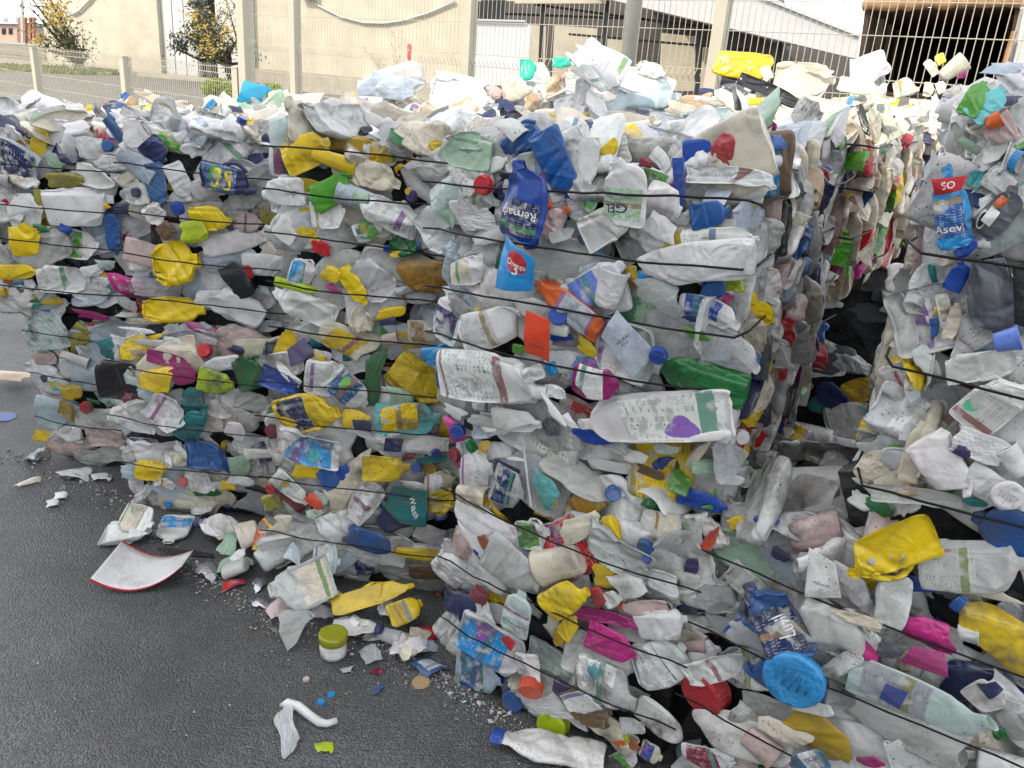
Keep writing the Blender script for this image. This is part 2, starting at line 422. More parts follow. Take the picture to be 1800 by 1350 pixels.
def finish(G, extra=None):
    """centre the shape; return grid, offset and size"""
    A = G.reshape(-1, 3) if extra is None else np.vstack([G.reshape(-1, 3), extra.reshape(-1, 3)])
    lo, hi = A.min(0), A.max(0)
    return (lo + hi) / 2, hi - lo
def bottle_proto(kind):
    P = Proto(); G = make_body(kind); m, n, _ = G.shape
    H = handle(G) if kind == 'j' and rng.random() < .6 else None
    neck = np.array([[.38, G[-4, :, 1].mean(), 0], [.5, G[-4, :, 1].mean(), 0], [.5, G[-4, :, 1].mean() + .05, 0], [.5, G[-4, :, 1].mean(), .05]])
    st = [G.reshape(-1, 3)] + ([H.reshape(-1, 3)] if H is not None else []) + [neck]
    A = np.vstack(st)
    sq = dict(b=U(.42, .75), f=U(.55, .9), j=U(.42, .7), c=U(.4, .62))[kind]
    A = crush(A, sq, dents=int(rng.integers(6, 12)), depth=(.02, .09), creases=int(rng.integers(4, 9)))
    ng = m * n; G = grid_smooth(crinkle(A[:ng].reshape(m, n, 3), U(.005, .018), True, True), 1, True, .28)
    nk = A[-4:]; H = A[ng:-4].reshape(14, -1, 3) if H is not None else None
    c, size = finish(G, H)
    G = G - c; nk = nk - c
    P.G, P.Nrm, P.size, P.kind = G, grid_normals(G), size, kind
    if (P.Nrm[:m - 12] * G[:m - 12]).sum(2).mean() < 0: P.Nrm = -P.Nrm
    V = [tuple(v) for v in G.reshape(-1, 3)]; F = grid_faces(m, n)
    F = [f[::-1] for f in F]
    if H is not None:
        b0 = len(V); V += [tuple(v) for v in (H - c).reshape(-1, 3)]; F += grid_faces(14, 10, True, b0)
    P.body = build({"b": "crushed_bottle", "f": "flattened_flask", "j": "crushed_jug", "c": "crushed_canister"}[kind], V, F)
    ax = nk[1] - nk[0]; r = PROFILES[kind]["R"] * PROFILES[kind]["pts"][-1][1]
    cv, cf = cap_mesh(nk[1] - ax / np.linalg.norm(ax) * .085, ax, r * 1.22, .11)
    P.cap = build("cap", cv, cf, smooth=False)
    # label patch on the front of the body: rows along the length, columns round the front
    i0, i1 = int(m * .22), int(m * U(.50, .60)); j0, j1 = int(n * U(.30, .36)), int(n * U(.66, .72))
    P.lab = (i0, i1, j0, j1)
    P.label = patch(P, i0, i1, j0, j1, .0045, "label")
    return P
def patch(P, i0, i1, j0, j1, off, name):
    Gs = P.G[i0:i1 + 1, j0:j1 + 1] + off * P.Nrm[i0:i1 + 1, j0:j1 + 1]
    a, b, _ = Gs.shape
    uu, vv = np.meshgrid(np.linspace(0, 1, a), np.linspace(0, 1, b), indexing='ij')
    dv = np.linalg.norm(np.diff(Gs, axis=1), axis=2).sum(1).mean() / max(1e-6, np.linalg.norm(np.diff(Gs, axis=0), axis=2).sum(0).mean())
    F = [f[::-1] for f in grid_faces(a, b, False)]
    return build(name, Gs.reshape(-1, 3), F, True, uv=np.stack([uu.ravel(), vv.ravel() * dv], 1))
def sheet_proto(film=False, flat=False):
    P = Proto(); g = 44 if film else 30
    u, v = np.meshgrid(np.linspace(0, 1, g), np.linspace(0, 1, g), indexing='ij')
    j = .14 if not flat else .1
    C = [np.array([-.5 + U(-j, j * 2), -.5 + U(-j, j * 2)]), np.array([.5 + U(-j * 2, j), -.5 + U(-j, j * 2)]), np.array([.5 + U(-j * 2, j), .5 + U(-j * 2, j)]), np.array([-.5 + U(-j, j * 2), .5 + U(-j * 2, j)])]
    XY = ((1 - u) * (1 - v))[..., None] * C[0] + (u * (1 - v))[..., None] * C[1] + (u * v)[..., None] * C[2] + ((1 - u) * v)[..., None] * C[3]
    # torn, wavy outline
    if not flat:
        for ax_ in (0, 1):
            w = sum(U(.01, .035) * np.sin((v if ax_ == 0 else u) * k * 6.3 + U(0, 6)) for k in (.6, 1, 1.7))
            t = (u if ax_ == 0 else v) * 2 - 1
            XY[..., ax_] += w * np.sign(t) * np.abs(t) ** 3
    Z = np.zeros((g, g)); nf = 11 if film else (4 if flat else int(rng.integers(3, 6)))
    for k in range(nf):
        a = U(0, math.pi); d = XY[..., 0] * math.cos(a) + XY[..., 1] * math.sin(a) - U(-.38, .38)
        s = U(.06, .34) * (0.8 if film else 1.0) * (1.1 if flat else 1) * (1 if rng.random() < .5 else -1)
        Z += s * np.abs(d)
    if film:
        for k in range(9):
            a = U(0, math.pi); f = U(7, 26)
            Z += U(.003, .011) * np.abs(((XY[..., 0] * math.cos(a) + XY[..., 1] * math.sin(a)) * f + U(0, 1)) % 2 - 1)
    Z -= (.34 if flat else .42) * (XY[..., 0] ** 2 + XY[..., 1] ** 2)      # edges tuck back into the bale
    Z -= Z.mean()
    V = np.concatenate([XY, Z[..., None]], 2).reshape(-1, 3)
    V = bend(V, U(-.25, .25), U(.2, .8), U(-.9, .5) * (.25 if flat else 1), 2)
    V = V[:, [1, 0, 2]]; V = bend(V, U(-.25, .25), U(.15, .6), U(-.8, .4) * (.2 if flat else 1), 2); V = V[:, [1, 0, 2]]
    G = grid_smooth(crinkle(V.reshape(g, g, 3), (.018 if flat else (U(.006, .014) if film else U(.012, .03))), False), 1, False, .45)
    c, size = finish(G); G = G - c
    Nn = grid_normals(G, False); P.G, P.Nrm, P.size, P.kind = G, Nn, size, 'p' if film else 's'
    th = .003 if film else .009
    V = np.concatenate([(G + Nn * th / 2).reshape(-1, 3), (G - Nn * th / 2).reshape(-1, 3)])
    F = grid_faces(g, g, False); F2 = [tuple(q + g * g for q in f[::-1]) for f in F]
    edge = [i * g for i in range(g)] + [(g - 1) * g + j for j in range(1, g)] + [i * g + g - 1 for i in range(g - 2, -1, -1)] + [j for j in range(g - 2, 0, -1)]
    F3 = [(edge[k], edge[k - 1], edge[k - 1] + g * g, edge[k] + g * g) for k in range(len(edge))]
    P.body = build("plastic_film" if film else "plastic_shard", V, F + F2 + F3); P.cap = None
    i0, i1 = int(g * .2), int(g * .8)
    up = 1 if Nn[..., 2].mean() > 0 else -1
    P.Nrm = Nn * up; P.lab = (i0, i1, i0, i1)
    P.label = patch(P, i0, i1, i0, i1, .012, "label")
    return P
def wad_proto():
    """a crushed, half-hollow lump: pillow with a cornered outline, sharp dents and folds"""
    P = Proto(); m, n = 60, 68
    a = np.linspace(0, math.pi, m)[:, None]; th = (np.linspace(0, 2 * math.pi, n, endpoint=False) - math.pi / 2 - math.pi / n)[None]
    e = U(.45, .85); s_ = lambda v, k: np.sign(v) * np.abs(v) ** k
    G = np.stack([-.5 * s_(np.cos(a), e) * np.ones_like(th), .5 * np.sin(a) ** e * s_(np.cos(th), e), .2 * np.sin(a) ** .8 * s_(np.sin(th), .9)], 2)
    A = G.reshape(-1, 3); r = np.hypot(A[:, 0], A[:, 1]); an = np.arctan2(A[:, 1], A[:, 0])
    k = 1 + sum(U(.02, .09) * np.cos(q * an + U(0, 6.3)) for q in (2, 3, 4, 5)); A[:, 0] *= k; A[:, 1] *= k
    A = crush(A, 1.0, dents=int(rng.integers(9, 16)), depth=(.02, .085), creases=int(rng.integers(6, 11)), big=rng.random() < .35)
    G = grid_smooth(crinkle(A.reshape(m, n, 3), U(.008, .026)), 1, True, .26); c, size = finish(G); G -= c
    P.G, P.Nrm, P.size, P.kind, P.cap = G, grid_normals(G), size, 'w', None
    if (P.Nrm * G).sum(2).mean() < 0: P.Nrm = -P.Nrm
    P.body = build("crumpled_plastic", G.reshape(-1, 3), [f[::-1] for f in grid_faces(m, n)])
    i0, i1, j0, j1 = int(m * .3), int(m * .7), int(n * .36), int(n * .64); P.lab = (i0, i1, j0, j1); P.label = patch(P, i0, i1, j0, j1, .008, "label")
    return P
def tub_proto():
    """a cup or pot with a rolled rim, dented, open end towards -x"""
    P = Proto(); m, n = 30, 44
    prof = np.array([(.5, 0), (.5, .30), (.48, .33), (.1, .37), (-.42, .42), (-.46, .47), (-.5, .47), (-.5, .42), (-.4, .395), (.1, .345), (.46, .29), (.46, 0)])
    seg = np.concatenate([[0], np.cumsum(np.hypot(*np.diff(prof, axis=0).T) + .004)]); s = np.linspace(0, seg[-1], m)
    X, Rr = np.interp(s, seg, prof[:, 0]), np.interp(s, seg, prof[:, 1])
    th = np.linspace(0, 2 * math.pi, n, endpoint=False)
    G = np.stack([np.repeat(X[:, None], n, 1), Rr[:, None] * np.cos(th), Rr[:, None] * np.sin(th)], 2)
    A = crush(G.reshape(-1, 3), U(.45, .8), dents=int(rng.integers(1, 4)), depth=(.06, .16), bends=False, creases=2, big=rng.random() < .4)
    G = grid_smooth(A.reshape(m, n, 3), 1); c, size = finish(G); G -= c
    P.G, P.Nrm, P.size, P.kind = G, grid_normals(G), size, 't'
    if (P.Nrm[2:9] * G[2:9]).sum(2).mean() < 0: P.Nrm = -P.Nrm
    P.body = build("plastic_tub", G.reshape(-1, 3), [f[::-1] for f in grid_faces(m, n)]); P.cap = None
    P.lab = (4, 10, 5, 17); P.label = patch(P, 4, 10, 5, 17, .006, "label")
    return P
def lid_proto():
    P = Proto(); V, F = cap_mesh(np.array([0, 0, -.22]), np.array([1e-3, 0, 1.0]), .5, .44, nn=26)
    P.size, P.kind, P.cap, P.label = np.array([1, 1, .44]), 'k', None, None
    P.body = build("bottle_cap", V, F, smooth=False); return P
PROTO = {k: [bottle_proto(k) for _ in range(c)] for k, c in (("b", 11), ("f", 13), ("j", 12), ("c", 10))}
PROTO["s"] = [sheet_proto() for _ in range(20)]
PROTO["w"] = [wad_proto() for _ in range(26)]
PROTO["p"] = [sheet_proto(True) for _ in range(9)]
PROTO["t"] = [tub_proto() for _ in range(6)]
PROTO["k"] = [lid_proto()]
def disc_proto(flat):
    """a bottle's round base: low dome, soft edge, pressed ribs; or a flat printed spot"""
    P = Proto(); n, V, F = 48, [], []
    prof = [(.40, -.16), (.47, -.10), (.5, .0), (.485, .07), (.44, .10), (.34, .085), (.2, .07), (.08, .066)] if not flat else [(.5, -.02), (.5, .01), (.47, .02), (.2, .02)]
    for r_, z in prof:
        for j in range(n):
            t = 2 * math.pi * j / n; V.append((r_ * math.cos(t), r_ * math.sin(t), z))
    for i in range(len(prof) - 1):
        for j in range(n): a, b = i * n + j, i * n + (j + 1) % n; F.append((a, b, b + n, a + n))
    F.append(tuple((len(prof) - 1) * n + j for j in range(n)))
    if not flat:
        for y in (-.24, -.12, 0, .12, .24):
            i = len(V); w = .19 - abs(y) * .3; V += [(-w, y - .013, .06), (w, y - .013, .06), (w, y + .013, .06), (-w, y + .013, .06), (-w, y, .105), (w, y, .105)]
            F += [(i, i + 1, i + 5, i + 4), (i + 2, i + 3, i + 4, i + 5), (i, i + 4, i + 3), (i + 1, i + 2, i + 5)]
    P.size, P.kind, P.cap, P.label = np.array([1, 1, .3 if not flat else .04]), 'k', None, None
    P.body = build("bottle_base" if not flat else "printed_spot", V, F, smooth=True); return P
PROTO["d"] = [disc_proto(False)]; PROTO["e"] = [disc_proto(True)]
PROTO["q"] = [sheet_proto(False, True) for _ in range(5)]        # flat printed pouch or panel
THICK = dict(b=.45, f=.28, j=.36, c=.32, s=.28, p=.30, t=.7, k=.44, q=.22, d=.3, e=.04, w=.28)
PART_NAME = dict(b="crushed_bottle", f="flattened_flask", j="crushed_jug", c="crushed_canister", s="plastic_shard", p="plastic_film", t="plastic_tub", k="bottle_cap", q="flattened_pouch", d="bottle_base", e="printed_spot", w="crumpled_plastic")

_text_cache = {}
def text_flat(s):
    if s not in _text_cache:
        cu = bpy.data.curves.new("lettering", 'FONT'); cu.body = s; cu.align_x, cu.align_y = 'CENTER', 'CENTER'; cu.size = 1; cu.resolution_u = 3; cu.offset = .012
        to = bpy.data.objects.new("lettering", cu); me = bpy.data.meshes.new_from_object(to)
        bm = bmesh.new(); bm.from_mesh(me); bmesh.ops.triangulate(bm, faces=bm.faces)
        for _ in range(2):
            ed = [e for e in bm.edges if e.calc_length() > .16]
            if ed: bmesh.ops.subdivide_edges(bm, edges=ed, cuts=1)
        bmesh.ops.triangulate(bm, faces=bm.faces)
        V = np.array([v.co[:] for v in bm.verts]); F = [tuple(v.index for v in f.verts) for f in bm.faces]
        bm.free(); bpy.data.objects.remove(to); bpy.data.curves.remove(cu); bpy.data.meshes.remove(me)
        _text_cache[s] = (V, F)
    return _text_cache[s]
def lettering(P, text, sx, sy, rot=0, cu=.5, cv=.5, size=.8, off=.009):
    """lay flat text on the deformed front of a piece; sx, sy: the piece's size along and across, so letters keep their shape"""
    V, F = text_flat(text); V = V[:, :2]
    ext = np.ptp(V, axis=0); a = R(rot); c, s = math.cos(a), math.sin(a)
    W = np.stack([V[:, 0] * c - V[:, 1] * s, V[:, 0] * s + V[:, 1] * c], 1)
    i0, i1, j0, j1 = P.lab
    rng_x = np.linalg.norm(P.G[i1, (j0 + j1) // 2] - P.G[i0, (j0 + j1) // 2]) * sx / P.size[0]
    rng_y = np.linalg.norm(P.G[(i0 + i1) // 2, j1] - P.G[(i0 + i1) // 2, j0]) * sy / P.size[1]
    e2 = np.ptp(W, axis=0); k = size * min(rng_x / max(e2[0], .01), rng_y / max(e2[1], .01))
    # text reads along -x when the neck is at +x: keep unmirrored as seen from the front
    fi = i0 + (i1 - i0) * np.clip(cu + W[:, 0] * k / rng_x, 0, 1); up = P.flip
    fj = j0 + (j1 - j0) * np.clip(cv + up * W[:, 1] * k / rng_y, 0, 1)
    a0, b0 = np.clip(fi.astype(int), 0, P.G.shape[0] - 2), np.clip(fj.astype(int), 0, P.G.shape[1] - 2); ta, tb = (fi - a0)[:, None], (fj - b0)[:, None]
    S = lambda Q: (1 - ta) * (1 - tb) * Q[a0, b0] + ta * (1 - tb) * Q[a0 + 1, b0] + (1 - ta) * tb * Q[a0, b0 + 1] + ta * tb * Q[a0 + 1, b0 + 1]
    return build("lettering", S(P.G) + off * S(P.Nrm), F, False)
for L_ in PROTO.values():
    for P in L_:
        if P.kind != 'k':
            i0, i1, j0, j1 = P.lab; im, jm = (i0 + i1) // 2, (j0 + j1) // 2
            dx, dy = P.G[i1, jm] - P.G[i0, jm], P.G[im, j1] - P.G[im, j0]
            P.flip = 1 if dx[0] * dy[1] - dx[1] * dy[0] > 0 else -1

def jitter(c, a=.06):
    k = 1 + U(-a, a); return tuple(min(1, max(0, x * k * (1 + U(-a, a) * .5))) for x in c)
MILKY = ("grey", "ice", "pmint", "rose", "mint")
def put(kind, col, P1, P2, W, nrm, parent, name=None, mat=None, proto=None, cap=None, label=None, texts=(), tilt=.22, thick=None, spot=None):
    """one crushed piece from P1 (base) to P2 (neck), width W, front side along nrm"""
    P1, P2 = np.asarray(P1, float), np.asarray(P2, float)
    ex = P2 - P1; L = max(np.linalg.norm(ex), .008); ex = Vector(ex / L)
    nz = Vector(nrm).normalized()
    nz = (nz + Vector((U(-1, 1), U(-1, 1), U(-1, 1))) * tilt * .6).normalized()
    if kind in 'kde':
        L = W = max(L, W); ex = Vector((.3, .1, 1)); nz = (nz + Vector((U(-.5, .5), 0, U(-.3, .5))) * (kind == 'k')).normalized()
    ey = nz.cross(ex).normalized(); nz2 = ex.cross(ey).normalized()
    if kind in 'kde': ex = ey.cross(nz).normalized(); nz2 = nz
    P = proto if proto is not None else PROTO[kind][int(rng.integers(len(PROTO[kind])))]
    T = thick if thick else min(THICK[kind] * min(L, W) * U(.8, 1.15), .085)
    T = max(T, .006 if kind != 'e' else .001)
    if kind == 's': T = min(T, .28 * min(L, W), .06)
    sx, sy, sz = L / P.size[0], W / P.size[1], T / P.size[2]
    base = PAL[col] if isinstance(col, str) else col
    if GRIME_DIM[0] > 0: k_ = max(0, GRIME_DIM[0] - .45) * .13; base = tuple(c * (1 - k_) + d * k_ for c, d in zip(base, (.16, .145, .12)))     # dust film, on lower bales also deepened for their weaker skylight
    if mat is None:
        mat = M_CLEAR if col == "clear" else (M_MILK if col in MILKY else M_HARD)
    o = mesh_obj(name or PART_NAME[kind], P.body, parent, jitter(base), mat)
    Mx = Matrix((ex, ey, nz2)).transposed().to_4x4() @ Matrix.Diagonal((sx, sy, sz, 1))
    Mx.translation = Vector((P1 + P2) / 2)
    o.matrix_world = (parent.matrix_world.inverted() @ Mx) if False else Mx
    if parent is not None: o.matrix_parent_inverse = Matrix.Identity(4); o.matrix_basis = parent_inv(parent) @ Mx
    if cap and P.cap is not None:
        mesh_obj("cap", P.cap, o, jitter(PAL[cap]), M_HARD)
    if label and P.label is not None:
        mesh_obj("label", P.label, o, jitter(PAL[label]), M_LABEL if not texts or len(texts[0]) < 7 else M_INK)
    if spot and P.label is not None:            # a round printed spot behind the lettering
        g0, g1 = P.G.shape[0], P.G.shape[1]; a0, a1, b0, b1 = int(g0 * .10), int(g0 * .58), int(g1 * .24), int(g1 * .80)
        G_ = P.G[a0:a1, b0:b1] + .005 * P.Nrm[a0:a1, b0:b1]; na, nb_ = G_.shape[:2]
        Fs = [f[::-1] for f in grid_faces(na, nb_, False) if ((f[0] // nb_ + .5) / na * 2 - 1) ** 2 + ((f[0] % nb_ + .5) / nb_ * 2 - 1) ** 2 < 1]
        mesh_obj("printed_spot", build("printed_spot", G_.reshape(-1, 3), Fs), o, PAL[spot], M_INK)
    for tx in texts:
        me = lettering(P, tx[0], L, W, *tx[2:6], off=.010 if label else .006)
        mesh_obj("lettering", me, o, PAL[tx[1]], M_INK)
    return o
PAL["clear"] = (.8, .82, .82)
_pinv = {}
def parent_inv(p):
    if p.name not in _pinv:
        M = Matrix.Translation(p.location) @ p.rotation_euler.to_matrix().to_4x4()
        _pinv[p.name] = M.inverted()
    return _pinv[p.name]

# ================================================================== the bales
class Bale: pass
BALES = []
def bale(key, FL, FR, dep, z0, z1, label, roll=0.0, faces="FT", wires=(), group="wire-tied bales stacked along the yard"):
    b = Bale(); b.key = key
    fl, fr = np.array([*FL, z0], float), np.array([*FR, z0], float)
    b.w = np.linalg.norm(fr - fl); b.dep, b.h = dep, z1 - z0
    ex = (fr - fl) / b.w; ey = np.array([-ex[1], ex[0], 0]); ez = np.array([0, 0, 1.0])
    c, s = math.cos(R(roll)), math.sin(R(roll)); ex, ez = c * ex + s * ez, -s * ex + c * ez
    b.O, b.M = fl, np.stack([ex, ey, ez]); b.faces = faces; b.cover = {}; b.wires = wires; b.grime = 1.6 if z0 < .3 else .75  # lower bales dirtier, and darker in place of their weaker skylight
    b.root = empty("plastic_bale", tuple(fl + (ex * b.w + ey * dep) / 2), math.atan2(ex[1], ex[0]))
    tag(b.root, label, "bale", group)
    # packed heart behind the outer pieces, near-black to put shade into the gaps
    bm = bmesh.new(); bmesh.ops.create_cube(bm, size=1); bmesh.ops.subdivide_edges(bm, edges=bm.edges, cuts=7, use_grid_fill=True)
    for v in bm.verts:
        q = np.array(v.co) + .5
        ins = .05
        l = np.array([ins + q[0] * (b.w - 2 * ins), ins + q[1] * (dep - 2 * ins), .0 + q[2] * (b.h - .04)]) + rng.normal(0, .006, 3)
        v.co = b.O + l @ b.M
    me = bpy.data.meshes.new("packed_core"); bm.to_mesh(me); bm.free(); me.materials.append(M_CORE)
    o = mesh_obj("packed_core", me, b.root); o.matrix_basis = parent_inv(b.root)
    BALES.append(b); return b
def W2L(b, p): return b.M @ (np.asarray(p) - b.O)
def L2W(b, l): return b.O + np.asarray(l) @ b.M
FACE = dict(F=(1, 0), L=(0, 0), R=(0, 1), T=(2, 1))           # axis, side
def face_n(b, f):
    a, s = FACE[f]; return b.M[a] * (1 if s else -1)
def hit(px, py):
    r = ray(px, py); best = None
    for b in BALES:
        o, d = b.M @ (EYE - b.O), b.M @ r
        dims = (b.w, b.dep, b.h); t0, t1, fc = -1e9, 1e9, None
        for k in range(3):
            if abs(d[k]) < 1e-9: continue
            ta, tb = -o[k] / d[k], (dims[k] - o[k]) / d[k]
            f = "LFB"[k] if ta < tb else "RKT"[k]
            if ta > tb: ta, tb = tb, ta
            if ta > t0: t0, fc = ta, f
            t1 = min(t1, tb)
        if t0 < t1 and t0 > 0 and (best is None or t0 < best[0]): best = (t0, b, fc)
    return best and (EYE + best[0] * r, best[1], best[2])
def bulge(u, v): return .06 * (1 - abs(2 * u - 1) ** 5) * (1 - abs(2 * v - 1) ** 5) - .030

bale("lower_far_left", (-1.74, 2.74), (-1.22, 2.68), .7, 0, .60, "lower bale at far left with a black round canister, standing on the asphalt", wires=(.32, .60, .86))
bale("upper_far_left", (-2.10, 2.70), (-1.20, 2.66), .7, .60, 1.23, "upper bale at far left with navy and magenta bottles, nearest the low fence", wires=(.17, .42, .61, .80))
bale("lower_second", (-1.30, 2.44), (-.62, 2.40), .7, 0, .66, "lower bale second from left with teal, lime and black-patched bottles", wires=(.30, .54, .80))
bale("upper_second", (-1.22, 2.48), (-.60, 2.46), .7, .66, 1.27, "upper bale second from left with big yellow pieces and a navy detergent jug", wires=(.15, .38, .60, .82))
bale("lower_third", (-.70, 2.10), (-.05, 2.04), .7, 0, .74, "lower bale third from left with dark teal bottle and yellow jugs", wires=(.25, .50, .76, .9))
bale("upper_third", (-.66, 2.12), (-.06, 2.04), .7, .74, 1.33, "upper bale third from left with lime green jug and white lying bottle", wires=(.13, .34, .55, .75, .92))
bale("lower_middle", (-.13, 1.75), (.42, 1.41), .72, 0, .68, "lower middle bale with magenta strip, brown bottle and yellow jug", faces="FT", wires=(.30, .55, .82))
D_UP = bale("upper_middle", (-.17, 1.78), (.42, 1.41), .74, .69, 1.37, "upper middle bale with big blue and orange bottles, nearest and squarest", roll=4.0, faces="FTR", wires=(.36, .52, .70, .86))
bale("lower_right", (.42, 1.41), (1.16, .95), .46, 0, .74, "lower right bale with blue ribbed base and yellow crumpled jug", faces="FT", wires=(.40, .66, .88))
e0 = at_depth(1650, 363, 1.24)
E_UP = bale("upper_right", (e0[0], 1.24), (e0[0] + .62, 1.24 - .29), .72, .76, 1.50, "tall upper bale at right edge with teal bottle and dark grey canister", faces="FTL", wires=(.20, .47, .72))
D_BACK = bale("behind_middle", tuple(D_UP.O[:2] + D_UP.M[1, :2] * .76), tuple(D_UP.O[:2] + D_UP.M[1, :2] * .76 + np.array([D_UP.M[0, 0], D_UP.M[0, 1]]) * D_UP.w), 1.02, 1.0, 1.43, "sunlit bale behind the upper middle one, cream layers on its side", roll=2.0, faces="TR", wires=(.36, .62, .86))
bale("behind_middle_low", tuple(D_UP.O[:2] + D_UP.M[1, :2] * 1.30), tuple(D_UP.O[:2] + D_UP.M[1, :2] * 1.30 + np.array([D_UP.M[0, 0], D_UP.M[0, 1]]) * D_UP.w * 1.3), .5, 0, .97, "shaded lower bale deep in the gap between the stacks", faces="F", wires=())
bale("gap_back_low", (1.12, 3.02), (2.1, 2.56), .7, 0, .68, "dark lower bale closing the bottom of the gap", faces="F", wires=())
bale("gap_back", (1.16, 2.98), (2.1, 2.52), .7, .70, 1.38, "sunlit bale closing the gap, cream blocks and a lime piece on it", faces="FT", wires=(.3, .6))
bale("back_second", (-1.26, 3.22), (-.55, 3.20), .7, .6, 1.27, "sunlit bale behind the second stack, cyan piece on top", faces="FT", wires=())
bale("back_third", (-.60, 2.86), (.06, 2.80), .7, .6, 1.33, "bale behind the third stack with grey sheets on top", faces="FT", wires=())
BY = {b.key: b for b in BALES}

